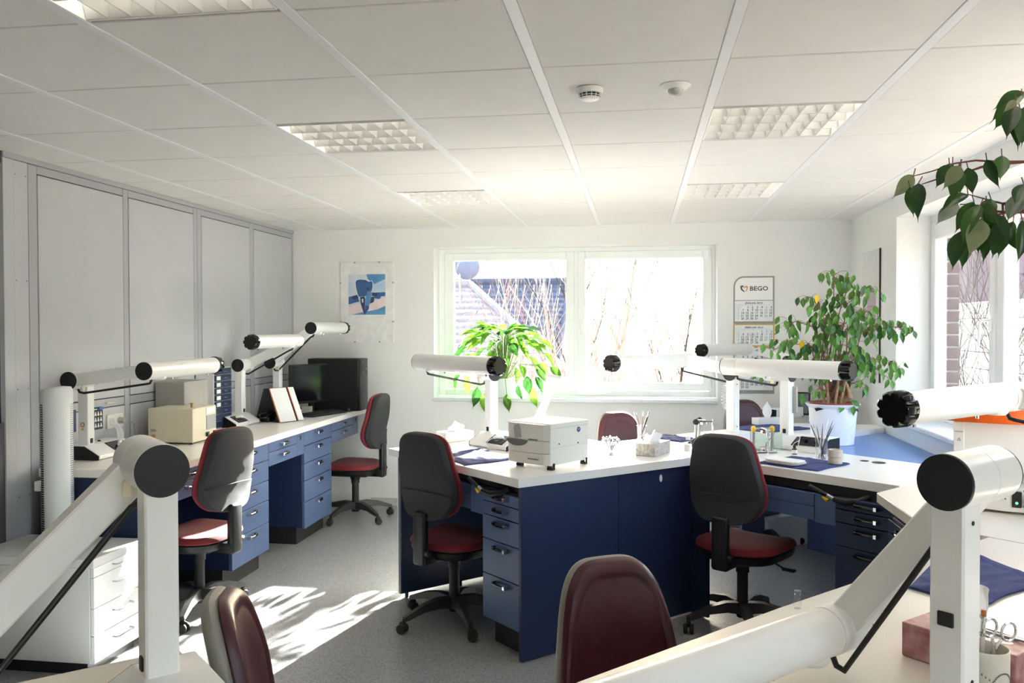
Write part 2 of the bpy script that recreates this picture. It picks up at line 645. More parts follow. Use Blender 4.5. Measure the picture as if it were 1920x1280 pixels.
# ---- windows
def frame_ring(b, a0, a1, z0, z1, w, d0, d1, axis, bev=0.004):
    """rectangular ring of width w in the plane of axis ('x' or 'y'), depth d0..d1"""
    def bx(p0, p1, q0, q1):
        if axis == 'x':
            b.box((p0, d0, q0), (p1, d1, q1), bev)
        else:
            b.box((d0, p0, q0), (d1, p1, q1), bev)
    bx(a0, a0 + w, z0, z1)
    bx(a1 - w, a1, z0, z1)
    bx(a0 + w - 0.001, a1 - w + 0.001, z0, z0 + w)
    bx(a0 + w - 0.001, a1 - w + 0.001, z1 - w, z1)


window_1 = bpy.data.objects.new('window_1', None)
COL.objects.link(window_1)
window_1['kind'] = 'structure'
b = B()
frame_ring(b, WX0, WX1, 0.99, WZ1, 0.055, 7.585, 7.66, 'x')
b.box((-0.59, 7.587, 1.02), (-0.535, 7.66, 2.30), 0.004)
obj('window_frame', b, M_PVC, window_1)
for x0, x1, gx0, gx1 in ((-1.768, -0.578, -1.683, -0.653), (-0.549, 0.625, -0.480, 0.546)):
    b = B()
    b.box((x0, 7.565, 1.052), (gx0, 7.64, 2.29), 0.006)
    b.box((gx1, 7.565, 1.052), (x1, 7.64, 2.29), 0.006)
    b.box((gx0 - 0.002, 7.566, 1.052), (gx1 + 0.002, 7.64, 1.117), 0.006)
    b.box((gx0 - 0.002, 7.566, 2.218), (gx1 + 0.002, 7.64, 2.29), 0.006)
    s_ = obj('sash', b, M_PVC, window_1)
    b = B()
    b.box((gx0 - 0.005, 7.60, 1.112), (gx1 + 0.005, 7.606, 2.223))
    obj('pane', b, M_GLASS, s_, smooth=0)
for x in (-0.616, -0.517):
    b = B()
    b.box((x - 0.015, 7.553, 1.60), (x + 0.015, 7.566, 1.675), 0.004)
    b.cyl((x, 7.553, 1.655), (x, 7.52, 1.655), 0.008, n=10)
    b.tube([(x, 7.524, 1.662), (x, 7.52, 1.62), (x + 0.004, 7.522, 1.54)], [0.009, 0.0095, 0.008], 10)
    obj('window_handle', b, M_PVC, window_1)
b = B()
for x in (WX0 + 0.05, WX1 - 0.05):
    for z in (1.10, 2.21):
        b.cyl((x, 7.556, z), (x, 7.556, z + 0.08), 0.008, n=8)
obj('hinge', b, M_PVC, window_1)
b = B()
b.box((WX0 - 0.005, 7.335, 0.955), (WX1 + 0.005, 7.60, 0.988), 0.006)
obj('window_sill', b, mat('pale_sill', (226, 229, 231), 0.3), window_1)


def side_window(name, y_edges, z0, z1, handle_at=None):
    w = bpy.data.objects.new(name, None)
    COL.objects.link(w)
    w['kind'] = 'structure'
    b = B()
    frame_ring(b, y_edges[-1], y_edges[0], z0, z1, 0.05, 1.965, 2.05, 'y')
    for y in y_edges[1:-1]:
        b.box((1.965, y - 0.02, z0 + 0.04), (2.05, y + 0.02, z1 - 0.04), 0.004)
    obj('window_frame', b, M_PVC, w)
    for k, (ya, yb) in enumerate(zip(y_edges, y_edges[1:])):
        b = B()
        lo, hi = yb + 0.022, ya - 0.035
        frame_ring(b, lo, hi, z0 + 0.045, z1 - 0.045, 0.07, 1.952, 2.03, 'y', 0.006)
        s_ = obj('sash', b, M_PVC, w)
        b = B()
        b.box((1.99, lo + 0.065, z0 + 0.11), (1.996, hi - 0.065, z1 - 0.11))
        obj('pane', b, M_GLASS, s_, smooth=0)
        if k % 2 == 0:
            b = B()
            y = yb + 0.06
            b.box((1.94, y - 0.015, 1.585), (1.953, y + 0.015, 1.66), 0.004)
            b.tube([(1.945, y, 1.645), (1.905, y, 1.645), (1.895, y + 0.01, 1.635), (1.895, y + 0.02, 1.50)], [0.009, 0.009, 0.0095, 0.008], 10)
            obj('window_handle', b, M_PVC, w)
    b = B()
    b.box((XR - 0.035, y_edges[-1], 0.955), (1.97, y_edges[0], 0.988), 0.006)
    obj('window_sill', b, mat('pale_sill', (226, 229, 231), 0.3), w)
    return w


side_window('window_2', [6.13, 5.035, 3.73, 2.42], 0.99, 2.31)
b = B()
b.box((1.965, RY0, 2.31), (2.05, RY1, 2.36), 0.003)
struct('trim_2', b, M_PVC)
side_window('window_3', [0.6, -0.7, -2.0], 0.99, 2.36)
# ---- suspended ceiling
b = B()
b.box((XL - 0.3, YF - 0.3, 2.615), (XR + 0.33, YB + 0.3, 2.70))
ceiling = struct('ceiling', b, mat('ceiling_void', (120, 118, 114), 0.9), smooth=0)
RX = [-2.2247 + 0.625 * i for i in range(-1, 7)]          # centre lines of the long rails
XS = [XL] + RX + [XR]
YS = [YF] + [2.2613 + 0.625 * j for j in range(-7, 9)] + [YB]
LUM = [(3, 7), (3, 10), (3, 13), (6, 10), (6, 13), (6, 7), (3, 4), (6, 4)]   # cells taken by ceiling lights; the ones out of view are added for lighting
tile_me = {}
for i in range(len(XS) - 1):
    x0 = XS[i] + (0.019 if i else 0.0)
    x1 = XS[i + 1] - (0.019 if i < len(XS) - 2 else 0.0)
    for j in range(len(YS) - 1):
        if (i, j) in LUM:
            continue
        y0, y1 = YS[j] + 0.0042, YS[j + 1] - 0.0042
        w, d = round(x1 - x0, 3), round(y1 - y0, 3)
        if w < 0.01 or d < 0.01:
            continue
        if (w, d) not in tile_me:
            t = B()
            t.box((-w / 2, -d / 2, 0), (w / 2, d / 2, 0.016), 0.0025)
            tile_me[(w, d)] = mesh_of('tile', t, M_TILE)
        link('tile', tile_me[(w, d)], ceiling, Matrix.Translation(((x0 + x1) / 2, (y0 + y1) / 2, CEIL + rnd.uniform(0.0, 0.0012))))
for x in RX:
    b = B()
    b.box((x - 0.0185, YF, CEIL - 0.002), (x + 0.0185, YB, CEIL + 0.02), 0.002)
    obj('ceiling_rail', b, M_RUN, ceiling)
for j, y in enumerate(YS[1:-1]):
    b = B()
    b.box((XL, y - 0.011, CEIL + 0.0165), (XR, y + 0.011, CEIL + 0.03))
    obj('cross_rail', b, mat('cross_rail_joint_shade', (70, 69, 67), 0.7), ceiling, smooth=0)  # shadow in the tile joints put into the rail's dark colour
b = B()
b.box((XL, YB - 0.022, CEIL - 0.003), (XR, YB, CEIL + 0.006), 0.002)
struct('trim_3', b, M_RUN)
b = B()
b.box((XR - 0.022, YF, CEIL - 0.003), (XR, YB, CEIL + 0.006), 0.002)
struct('trim_4', b, M_RUN)

# ---- recessed ceiling lights: 4 troughs with tubes, long and cross louver blades
def light_meshes():
    S = 0.29
    h = B()
    h.box((-S, -S, 0.098), (S, S, 0.102))
    for sx in (-1, 1):
        h.box((sx * S - 0.003, -S, -0.001), (sx * S + 0.003, S, 0.10))
        h.box((-S, sx * S - 0.003, -0.001), (S, sx * S + 0.003, 0.10))
    housing = mesh_of('housing', h, M_WHITE)
    long_ = B()
    prof = [(-0.003, 0.0), (0.003, 0.0), (0.012, 0.022), (0.024, 0.042), (0.034, 0.056), (-0.034, 0.056), (-0.024, 0.042), (-0.012, 0.022)]
    Mx = frame((-S + 0.005, 0, 0), (0, 1, 0), (0, 0, 1))
    long_.prism(prof, 0, 2 * S - 0.01, M=Mx)
    lb = mesh_of('louver_blade', long_, M_LOUV, 20)
    cr = B()
    prof = [(-0.0015, 0.0), (0.0015, 0.0), (0.006, 0.020), (0.013, 0.036), (0.017, 0.044), (-0.017, 0.044), (-0.013, 0.036), (-0.006, 0.020)]
    L = 2 * S / 4 - 0.012
    cr.prism(prof, -L / 2, L / 2, M=frame((0, 0, 0), (1, 0, 0), (0, 0, 1)))
    cb = mesh_of('louver_blade', cr, M_LOUV, 20)
    tb = B()
    tb.cyl((-S + 0.01, 0, 0.074), (S - 0.01, 0, 0.074), 0.013, n=12)
    tube = mesh_of('lamp_tube', tb, M_TUBE)
    return S, housing, lb, cb, tube


S, me_h, me_l, me_c, me_t = light_meshes()
LL = {(3, 7): 'square louvred ceiling light cut by the top edge of the photo, upper left', (3, 10): 'louvred ceiling light left of the smoke detector, second in its row from the camera',
      (3, 13): 'louvred ceiling light farthest along the left-hand row, above the window', (6, 10): 'louvred ceiling light right of the motion sensor',
      (6, 13): 'louvred ceiling light above the wall calendar, nearest the rear wall in the right-hand row',
      (6, 7): 'unseen louvred ceiling light of the right-hand row, added overhead for lighting', (3, 4): 'unseen louvred ceiling light added for lighting behind the camera, left-hand row', (6, 4): 'unseen louvred ceiling light added for lighting behind the camera, right-hand row'}
for (i, j), lab in LL.items():
    t = thing('ceiling_light', lab, 'ceiling light', (XS[i] + 0.3125, YS[j] + 0.3125, CEIL - 0.001), 0, 'recessed louvred ceiling lights')
    link('housing', me_h, t)
    for k in range(4):
        y = -S + (k + 0.5) * 2 * S / 4
        link('lamp_tube', me_t, t, Matrix.Translation((0, y, 0)))
        for q in range(7):
            link('louver_blade', me_c, t, Matrix.Translation((-S + (q + 1) * 2 * S / 8, y, 0.0015)))
    for k in range(5):
        link('louver_blade', me_l, t, Matrix.Translation((0, -S + 0.004 + k * (2 * S - 0.008) / 4, 0.001)))

# ---- on the ceiling
t = thing('smoke_detector', 'round white smoke detector with vent slots on the ceiling', 'smoke detector', (-0.184, 3.16, CEIL), 0)
b = B()
b.lathe([(0.046, 0.0), (0.05, -0.003), (0.05, -0.012), (0.046, -0.022), (0.0, -0.022)], 28)
obj('detector_body', b, M_WPLAST, t)
b = B()
b.lathe([(0.036, -0.0225), (0.036, -0.036), (0.0, -0.036)], 24)
obj('smoke_chamber', b, M_BLACK, t)
b = B()
for k in range(14):
    a = 2 * pi * k / 14
    b.tube([(0.043 * cos(a), 0.043 * sin(a), -0.021), (0.038 * cos(a), 0.038 * sin(a), -0.037)], 0.0016, 6)
b.lathe([(0.0, -0.046), (0.024, -0.0455), (0.033, -0.041), (0.038, -0.036), (0.03, -0.034), (0.0, -0.034)], 24)
b.lathe([(0.0405, -0.0295), (0.042, -0.031), (0.0405, -0.0325), (0.0385, -0.031), (0.0405, -0.0295)], 24)
obj('detector_grille', b, M_WPLAST, t)
t = thing('motion_sensor', 'white domed motion sensor on the ceiling beside the smoke detector', 'motion sensor', (0.13, 3.17, CEIL), 0)
b = B()
b.lathe([(0.056, 0.0), (0.057, -0.003), (0.050, -0.007), (0.036, -0.018), (0.0, -0.018)], 30)
obj('sensor_body', b, M_WPLAST, t)
b = B()
b.lathe([(0.029, -0.018), (0.027, -0.026), (0.020, -0.035), (0.010, -0.040), (0.0, -0.041)], 24)
obj('sensor_lens', b, mat('milky_lens', (190, 190, 186), 0.25), t)
# ================================================================== benches
TZ, TT = 0.89, 0.043                                       # worktop height and thickness
D_EDGES = [0.795, 0.735, 0.667, 0.545, 0.367, 0.140]       # drawer joints of a stack


def handle_bm(n=1.0):
    """bow handle on the plane z=0 (local x = along, z = out), chrome foot at the +x end"""
    b = B()
    L = 0.058 * n
    b.tube([(-L, 0, 0.001), (-L, 0, 0.013), (-L * 0.72, 0, 0.022), (0, 0, 0.026), (L * 0.75, 0, 0.024)], [0.008, 0.009, 0.009, 0.0085, 0.008], 10)
    b.m(1)
    b.box((L * 0.72, -0.0100, 0.0), (L * 1.02, 0.0100, 0.032), 0.002)
    return mesh_of('handle', b, [M_GBLACK, M_CHROME])


ME_HANDLE = handle_bm()


def drawer_stack(name, label, w, d, edges, z_hi, mats, origin, rz, group=None, flip=1, plinth=True, fronts=True, zc=None):
    """front on the local plane y=0 facing -y, width along +x, body towards +y"""
    t = thing(name, label, 'drawer cabinet', (origin[0], origin[1], 0), rz, group)
    body_m, front_m = mats
    b = B()
    b.box((0.0, 0.020, zc if zc is not None else (0.13 if plinth else edges[-1])), (w, d, z_hi), 0.001)
    obj('carcass', b, body_m, t)
    if plinth:
        b = B()
        b.box((0.012, 0.07, 0.0), (w - 0.012, d - 0.01, 0.132))
        obj('plinth', b, M_PLINTH, t)
    for za, zb in zip(edges, edges[1:]):
        b = B()
        b.box((0.002, 0.0, zb + 0.0025), (w - 0.002, 0.019, za - 0.0025), 0.0012)
        dr = obj('drawer', b, front_m, t)
        zh = za - min(0.03, (za - zb) * 0.45)
        link('handle', ME_HANDLE, dr, Matrix.Translation((w / 2 + 0.01 * flip, 0, zh)) @ Matrix.Rotation(pi / 2, 4, 'X') @ Matrix.Diagonal((flip, 1, 1, 1)))
    return t


# ---------------------------------------------------------------- bench along the left wall
b = B()
b.box((-3.075, 3.94, TZ - TT), (-2.432, 7.365, TZ), 0.003)
tag(obj('worktop', b, M_TOP), 'long white worktop along the grey panelled left wall', 'worktop')
FXL = -2.46                                                # front plane of the left cabinets
R_ = 90                                                    # local -y -> world +x
be = [0.842, 0.729, 0.594, 0.460, 0.312, 0.126]
drawer_stack('drawer_cabinet', 'blue five-drawer cabinet under the left bench, nearer the camera of the two', 0.522, 0.62, be, 0.845, (M_BLUED, M_BLUE), (FXL, 4.818), R_, 'blue drawer cabinets under the left bench', -1)
drawer_stack('drawer_cabinet', 'blue five-drawer cabinet under the left bench, beside the chair at the rear wall', 0.560, 0.62, [0.842, 0.735, 0.604, 0.474, 0.314, 0.118], 0.845, (M_BLUED, M_BLUE), (FXL, 5.946), R_, 'blue drawer cabinets under the left bench', -1)


def pencil_unit(label, y0, w, lock, group):
    t = thing('shallow_drawer_unit', label, 'drawer unit', (FXL, y0, 0), R_, group)
    b = B()
    b.box((0.0, 0.020, 0.685), (w + lock, 0.60, 0.845), 0.001)
    obj('carcass', b, M_BLUED, t)
    for za, zb in ((0.842, 0.776), (0.772, 0.682)):
        b = B()
        b.box((0.002, 0.0, zb), (w - 0.002, 0.019, za), 0.0012)
        dr = obj('drawer', b, M_BLUE, t)
        link('handle', ME_HANDLE, dr, Matrix.Translation((w / 2, 0, za - 0.032)) @ Matrix.Rotation(pi / 2, 4, 'X') @ Matrix.Diagonal((-1, 1, 1, 1)))
    b = B()
    b.box((w + 0.002, 0.0, 0.682), (w + lock - 0.002, 0.019, 0.842), 0.0012)
    lk = obj('lock_strip', b, M_BLUE, t)
    b = B()
    b.box((w + lock / 2 - 0.012, -0.004, 0.79), (w + lock / 2 + 0.012, 0.001, 0.825), 0.003)
    obj('lock', b, M_BLACK, lk)
    return t


pencil_unit('two shallow blue drawers over the knee gap between the left bench cabinets', 5.342, 0.475, 0.125, 'shallow drawers under the left bench')
pencil_unit('two shallow blue drawers over the knee gap by the rear wall', 6.510, 0.52, 0.13, 'shallow drawers under the left bench')
pencil_unit('two shallow blue drawers over the near knee gap, behind the red chair', 3.985, 0.70, 0.13, 'shallow drawers under the left bench')
b = B()
b.box((-3.07, 3.955, 0.10), (-2.475, 3.98, TZ - TT), 0.002)
tag(obj('bench_end_board', b, M_BLUED), 'dark blue end board of the left bench, above the white cabinet', 'board')
b = B()
b.box((-2.98, 5.345, 0.135), (-2.96, 5.94, 0.68), 0.001)
b.box((-2.98, 5.345, 0.0), (-2.94, 5.94, 0.13))
tag(obj('knee_board', b, M_BLUED), 'dark blue board closing the knee gap between the left cabinets', 'board')
b = B()
b.box((-2.98, 3.99, 0.135), (-2.96, 4.81, 0.68), 0.001)
b.box((-2.98, 3.99, 0.0), (-2.94, 4.81, 0.13))
tag(obj('knee_board', b, M_BLUED), 'dark blue board behind the seat of the nearest red chair', 'board')

# ---------------------------------------------------------------- white cabinet in front of the left bench
t = thing('white_drawer_cabinet', 'white low drawer cabinet with wire handles, left of the black armchair base', 'drawer cabinet', (-2.49, 3.545, 0), 90)
b = B()
b.box((0.0, 0.022, 0.06), (0.39, 0.64, 0.505), 0.002)
obj('carcass', b, mat('white_melamine', (222, 222, 218), 0.45, var=0.006), t)
b = B()
b.box((-0.004, -0.002, 0.507), (0.392, 0.645, 0.548), 0.003)
obj('cabinet_top', b, mat('white_melamine', (222, 222, 218), 0.45, var=0.006), t)
b = B()
b.box((0.02, 0.05, 0.0), (0.38, 0.62, 0.06))
obj('plinth', b, M_PLINTH, t)
for za, zb in ((0.505, 0.462), (0.459, 0.318), (0.315, 0.190), (0.187, 0.062)):
    b = B()
    b.box((0.001, 0.0, zb), (0.388, 0.019, za), 0.0015)
    dr = obj('drawer', b, M_WPLAST, t)
    b = B()
    z = (za + zb) / 2 + (za - zb) * 0.12
    b.tube([(0.14, 0.001, z), (0.14, -0.022, z), (0.152, -0.028, z), (0.262, -0.028, z), (0.274, -0.022, z), (0.274, 0.001, z)], 0.0035, 8)
    obj('handle', b, M_STEEL, dr)

# ---------------------------------------------------------------- island (all edges at 45 degrees)
A = Vector((-0.571, 3.972, 0))
C_ = Vector((0.313, 4.794, 0))


def uv(s, d):                                              # s = x+y, d = y-x
    return ((s - d) / 2, (s + d) / 2)


S0, S1 = 3.395, 5.115
DA, DB = 4.54, 6.375
isl = [uv(S0, DA), uv(S0, DB), uv(S1, DB), uv(S1, 5.51), uv(7.62, 5.51), (1.735, 6.555), (1.735, 6.373), uv(6.17, 4.638), uv(6.17, 2.87), uv(5.20, 2.87), uv(S1 + 0.02, 4.48)]
# the outline above runs: front left desk, notch for the rear chair, rear right desk, wall, blue corner, front right desk
isl[7] = uv(6.17, 4.638)
b = B()
b.prism(isl, TZ - TT, TZ, 0.003)
tag(obj('island_worktop', b, M_TOP), 'white angled worktop of the island of desks in the room centre', 'worktop')
b = B()
b.prism([(1.735, 6.38), uv(6.165, 4.645), uv(6.165, 2.86), (1.735, 4.43)], 0.812, 0.852, 0.002)
tag(obj('corner_worktop', b, M_BLUET), 'light blue triangular corner top under the ficus pot', 'worktop')
t = thing('cable_grommet', 'two dark cable holes in the island worktop beside the blue corner', 'cable hole', (1.225, 4.738, TZ), 0)
for dx, dy, r in ((-0.030, 0.026, 0.021), (0.030, -0.026, 0.033)):
    b = B()
    b.lathe([(r, 0.0), (r + 0.003, 0.0015), (r - 0.002, 0.002), (r - 0.004, 0.0008), (0, 0.0008)], 22, M=Matrix.Translation((dx, dy, 0)))
    obj('hole_ring', b, M_DARK, t)

# near side panels A-C: local x along u
MP = frame((A.x, A.y, 0), U, V)
for u0, u1, lab in ((0.015, 0.652, 'wide dark blue side panel of the island, under the white machine'), (0.655, 1.222, 'dark blue side panel of the island with a white oval lock')):
    t = thing('side_panel_board', lab, 'board', (A.x, A.y, 0), 45, 'side panels of the island')
    b = B()
    b.box((u0, 0.0, 0.008), (u1, 0.02, TZ - TT), 0.001)
    obj('board_sheet', b, M_BLUED, t)
    if u0 > 0.5:
        b = B()
        b.prism([(0.011 * cos(a * pi / 8), 0.021 * sin(a * pi / 8)) for a in range(16)], 0, 0.006, 0.002, M=frame((0.965, 0.0, 0.79), (1, 0, 0), (0, 0, 1)))
        obj('lock', b, M_WPLAST, t)
        b = B()
        b.box((0.80, -0.003, 0.0), (1.22, 0.0, 0.012))
        obj('edge_strip', b, M_WPLAST, t)
# left desk: local x along v, local +y along -? -> use frame with x = V, y = U
def stack45(label, org, width, mirrored):
    pass


RV = 135                                                   # local x = v (direction 135 deg), local y = -u
# a cabinet whose front faces -u: local -y must be -u, so local y = u and local x = -v (45-90 = -45 deg)
RF = -45
o1 = A + V * 0.337 + U * 0.022
drawer_stack('drawer_cabinet', 'blue-grey five-drawer cabinet at the near corner of the island', 0.318, 0.56, D_EDGES, 0.80, (M_BLUED, M_BLUE), (o1.x, o1.y), RF, 'drawer cabinets of the island', 1)
o2 = A + V * 1.195 + U * 0.03


def knee_drawers(label, org, w, strip, band, first=True):
    """two shallow drawers, a plain strip and the dark band above, front facing -u"""
    t = thing('shallow_drawer_unit', label, 'drawer unit', (org.x, org.y, 0), RF, 'shallow drawers of the island')
    b = B()
    b.box((0.0, 0.020, 0.665), (w + strip, 0.50, 0.79), 0.001)
    obj('carcass', b, M_BLUED, t)
    for za, zb in ((0.795, 0.732), (0.729, 0.664)):
        b = B()
        b.box((0.002, 0.0, zb), (w - 0.002, 0.019, za), 0.0012)
        dr = obj('drawer', b, M_BLUE, t)
        link('handle', ME_HANDLE, dr, Matrix.Translation((w * 0.4, 0, za - 0.03)) @ Matrix.Rotation(pi / 2, 4, 'X'))
    b = B()
    b.box((w + 0.002, 0.0, 0.655), (w + strip - 0.002, 0.019, 0.795), 0.0012)
    obj('filler_strip', b, M_BLUE, t)
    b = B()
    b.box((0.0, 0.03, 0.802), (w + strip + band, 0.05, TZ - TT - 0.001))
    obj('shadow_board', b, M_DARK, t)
    return t


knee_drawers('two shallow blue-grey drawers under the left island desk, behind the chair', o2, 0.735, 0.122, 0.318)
# end board at B
t = thing('desk_end_board', 'dark blue end board with a pale edge at the left end of the island', 'board', (A.x, A.y, 0), 45)
b = B()
b.box((0.03, 1.200, 0.03), (1.19, 1.225, TZ - TT - 0.001), 0.001)
obj('board_sheet', b, M_BLUED, t)
b = B()
b.box((0.022, 1.199, 0.03), (0.030, 1.2255, TZ - TT - 0.001), 0.001)
obj('edge_strip', b, mat('grey_edge_strip', (96, 104, 116), 0.5), t)
b = B()
b.box((0.024, 1.226, 0.03), (1.19, 1.236, TZ - TT - 0.001), 0.001)
obj('outer_sheet', b, M_WPLAST, t)
b = B()
for u in (0.07, 0.45, 0.85, 1.15):
    b.cyl((u, 1.212, 0.0), (u, 1.212, 0.03), 0.012, n=10)
obj('foot', b, M_BLACK, t)
# middle divider of the left block, seen dark behind the chair
b = B()
b.box((0.66, 0.05, 0.10), (0.68, 1.19, TZ - TT), 0.001, M=MP)
tag(obj('desk_divider', b, M_BLUED), 'dark blue board between the two back-to-back island desks', 'board')

# right desk of the island
o3 = C_ - V * 0.842 + U * 0.022
drawer_stack('drawer_cabinet', 'dark blue five-drawer cabinet on the right of the island, by the white arm', 0.318, 0.55, [0.803, 0.745, 0.681, 0.569, 0.395, 0.150], 0.80, (M_BLUED, M_BLUED), (o3.x, o3.y), RF, 'drawer cabinets of the island', 1)
o4 = C_ - V * 0.06 + U * 0.03
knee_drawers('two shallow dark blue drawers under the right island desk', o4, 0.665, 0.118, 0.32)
b = B()
b.box((0.0, -0.08, 0.01), (0.018, 0.075, TZ - TT - 0.002), M=frame((C_.x, C_.y, 0), U, V))
tag(obj('desk_divider', b, M_BLUED), 'dark blue board at the inner corner of the island, left of the right chair', 'board')
b = B()
b.prism([(1.205, 6.365), (1.435, 6.060), (1.451, 6.072), (1.221, 6.377)], 0.0, TZ - TT - 0.001)
tag(obj('desk_divider', b, M_BLUE), 'blue board seen through the knee gap of the right island desk', 'board')
t = thing('storage_box', 'white box on the floor seen through the knee gap of the right island desk', 'box', (1.02, 6.55, 0), 30)
b = B()
b.box((-0.2, -0.15, 0.0), (0.2, 0.15, 0.20), 0.004)
obj('box_body', b, M_WPLAST, t)
b = B()
b.box((-0.205, -0.155, 0.20), (0.205, 0.155, 0.225), 0.004)
obj('box_lid', b, M_WPLAST, t)
# rear supports (boards under the far desks)
b = B()
b.box((0.1, 0.0, 0.0), (0.55, 0.02, TZ - TT - 0.001), M=frame((uv(6.75, 5.45)[0], uv(6.75, 5.45)[1], 0), U, V))
tag(obj('desk_support', b, M_BLUE), 'blue support board under the rear edge of the island', 'board')
b = B()
b.box((0.0, 0.0, 0.0), (0.02, 0.35, 0.811), M=frame((1.60, 4.75, 0), (1, 0, 0), (0, 1, 0)))
tag(obj('desk_support', b, M_BLUE), 'blue support board under the light blue corner top', 'board')
for k, (org, lab) in enumerate(((A + V * 0.33 + U * 0.012 + Vector((0, 0, 0.812)), 'black torch holder with a yellow tip clipped under the left desk edge'),
                                (C_ - V * 0.80 + U * 0.012 + Vector((0, 0, 0.812)), 'black torch holder with a yellow tip clipped under the right desk edge'))):
    t = thing('torch_holder', lab, 'tool', org, -45 + (8 if k else 0), 'torch holders under the desk edges')
    b = B()
    b.cyl((-0.07, -0.030, 0.028), (0.02, -0.032, -0.004), 0.012, 0.011, 14)
    obj('grip', b, M_BLACK, t)
    b = B()
    b.cyl((0.021, -0.032, -0.0045), (0.052, -0.033, -0.016), 0.0105, n=14)
    obj('collar', b, M_STEEL, t)
    b = B()
    b.tube([(0.0, -0.032, -0.014), (0.02, -0.036, -0.026), (0.03, -0.034, -0.022)], [0.007, 0.010, 0.006], 10)
    obj('yellow_tip', b, M_YEL, t)
    b = B()
    b.tube([(0.05, -0.03, -0.018), (0.10, -0.012, -0.03), (0.16, 0.012, -0.02), (0.20, 0.03, 0.005)], [0.012, 0.018, 0.018, 0.012], 10)
    obj('hose', b, M_BLACK, t)

# ---------------------------------------------------------------- right wall bench and foreground desks
side = [uv(5.195, 2.855), (1.02, 3.862), (1.02, 3.292), (1.187, 3.105), (1.735, 2.557), (1.735, 4.425), uv(6.16, 2.855)]
b = B()
b.prism(side, TZ - TT, TZ, 0.003)
tag(obj('wall_worktop', b, M_TOPB), 'pale worktop along the right wall carrying the orange machine', 'worktop')
fg = [(1.184, 3.100), uv(2.6, 1.885), uv(0.55, 1.79), (0.25, 1.0), (1.735, 1.0), (1.735, 2.549)]
b = B()
b.prism(fg, TZ - TT, TZ, 0.003)
tag(obj('front_worktop', b, M_TOPB), 'cream worktop in the right foreground with the blue towel', 'worktop')
b = B()
b.prism([(-1.03, 1.762), (-2.35, 0.52), (-1.75, -0.05), (-0.30, 1.08)], TZ - TT, TZ, 0.003)
tag(obj('front_worktop', b, M_TOPB), 'cream worktop in the bottom left corner under the big lamp', 'worktop')
b = B()
b.prism([(-1.06, 1.70), (-2.25, 0.56), (-2.23, 0.53), (-1.04, 1.67)], 0.0, TZ - TT - 0.001)
tag(obj('desk_support', b, M_BLUED), 'dark blue board under the far edge of the bottom left worktop', 'board')
b = B()
b.box((1.62, 1.05, 0.0), (1.64, 4.2, TZ - TT - 0.001))
tag(obj('desk_support', b, M_BLUED), 'dark blue board carrying the worktops along the right wall', 'board')
b = B()
b.box((0.95, 1.10, 0.0), (0.97, 2.2, TZ - TT - 0.001))
tag(obj('desk_support', b, M_BLUED), 'dark blue board under the right foreground worktop', 'board')
drawer_stack('drawer_cabinet', 'dark blue drawer cabinet under the right wall bench, seen past the white arm', 0.40, 0.50, D_EDGES, 0.80, (M_BLUED, M_BLUED), (1.05, 3.80), -90, 'drawer cabinets of the island', 1)


# ================================================================== chairs
def star_base(t, R=0.315, phase=0.0, z_hub=0.115, col_top=0.39, base_m=M_BASE, col_m=M_RUBBER):
    b = B()
    b.lathe([(0.0, 0.06), (0.03, 0.06), (0.034, 0.075), (0.034, 0.135), (0.029, 0.14), (0.029, 0.30), (0.035, 0.302), (0.035, 0.335), (0.02, 0.34), (0.02, col_top), (0.0, col_top)], 20)
    obj('column', b, col_m, t)
    leg = B()
    pts = [(0.03, 0.112, 0.030, 0.030), (0.10, 0.122, 0.026, 0.026), (0.20, 0.112, 0.022, 0.019), (0.285, 0.086, 0.018, 0.014), (R + 0.004, 0.076, 0.016, 0.011)]
    tt = bmesh.new()
    prev = None
    for x, z, hw, hh in pts:
        ring = [tt.verts.new(c) for c in ((x, -hw, z - hh), (x, hw, z - hh), (x, hw * 0.75, z + hh), (x, -hw * 0.75, z + hh))]
        if prev:
            for k in range(4):
                tt.faces.new((prev[k], prev[(k + 1) % 4], ring[(k + 1) % 4], ring[k]))
        else:
            tt.faces.new(ring[::-1])
        prev = ring
    tt.faces.new(prev)
    bmesh.ops.bevel(tt, geom=[e for e in tt.edges if e.is_manifold and e.calc_face_angle(0) > 0.6], offset=0.004, segments=2, affect='EDGES')
    leg._add(tt)
    ml = mesh_of('leg', leg, base_m, 40)
    cb = B()
    for sy in (-1, 1):
        cb.lathe([(0.0, -0.010), (0.022, -0.010), (0.026, -0.005), (0.026, 0.005), (0.022, 0.010), (0.0, 0.010)], 18, M=Matrix.Translation((0.012, sy * 0.016, 0.026)) @ Matrix.Rotation(pi / 2, 4, 'X'))
    cb.m(1)
    cb.tube([(-0.012, 0, 0.026), (-0.006, 0, 0.046), (0.008, 0, 0.055), (0.026, 0, 0.050)], [0.006, 0.012, 0.013, 0.008], 10)
    cb.cyl((0, 0, 0.045), (0, 0, 0.08), 0.008, n=10)
    mc = mesh_of('caster', cb, [M_RUBBER, M_BLACK], 40)
    for k in range(5):
        a = radians(phase) + 2 * pi * k / 5
        link('leg', ml, t, Matrix.Rotation(a, 4, 'Z'))
        link('caster', mc, t, Matrix.Translation((R * cos(a), R * sin(a), 0)) @ Matrix.Rotation(a + 1.2 + k, 4, 'Z'))


def sym(pts):
    return pts + [(-x, z) for x, z in reversed(pts) if x > 1e-6]


def smooth_outline(pts, n=2):
    for _ in range(n):
        q = []
        m_ = len(pts)
        for i in range(m_):
            a, c = pts[i], pts[(i + 1) % m_]
            q.append((a[0] * 0.75 + c[0] * 0.25, a[1] * 0.75 + c[1] * 0.25))
            q.append((a[0] * 0.25 + c[0] * 0.75, a[1] * 0.25 + c[1] * 0.75))
        pts = q
    return pts


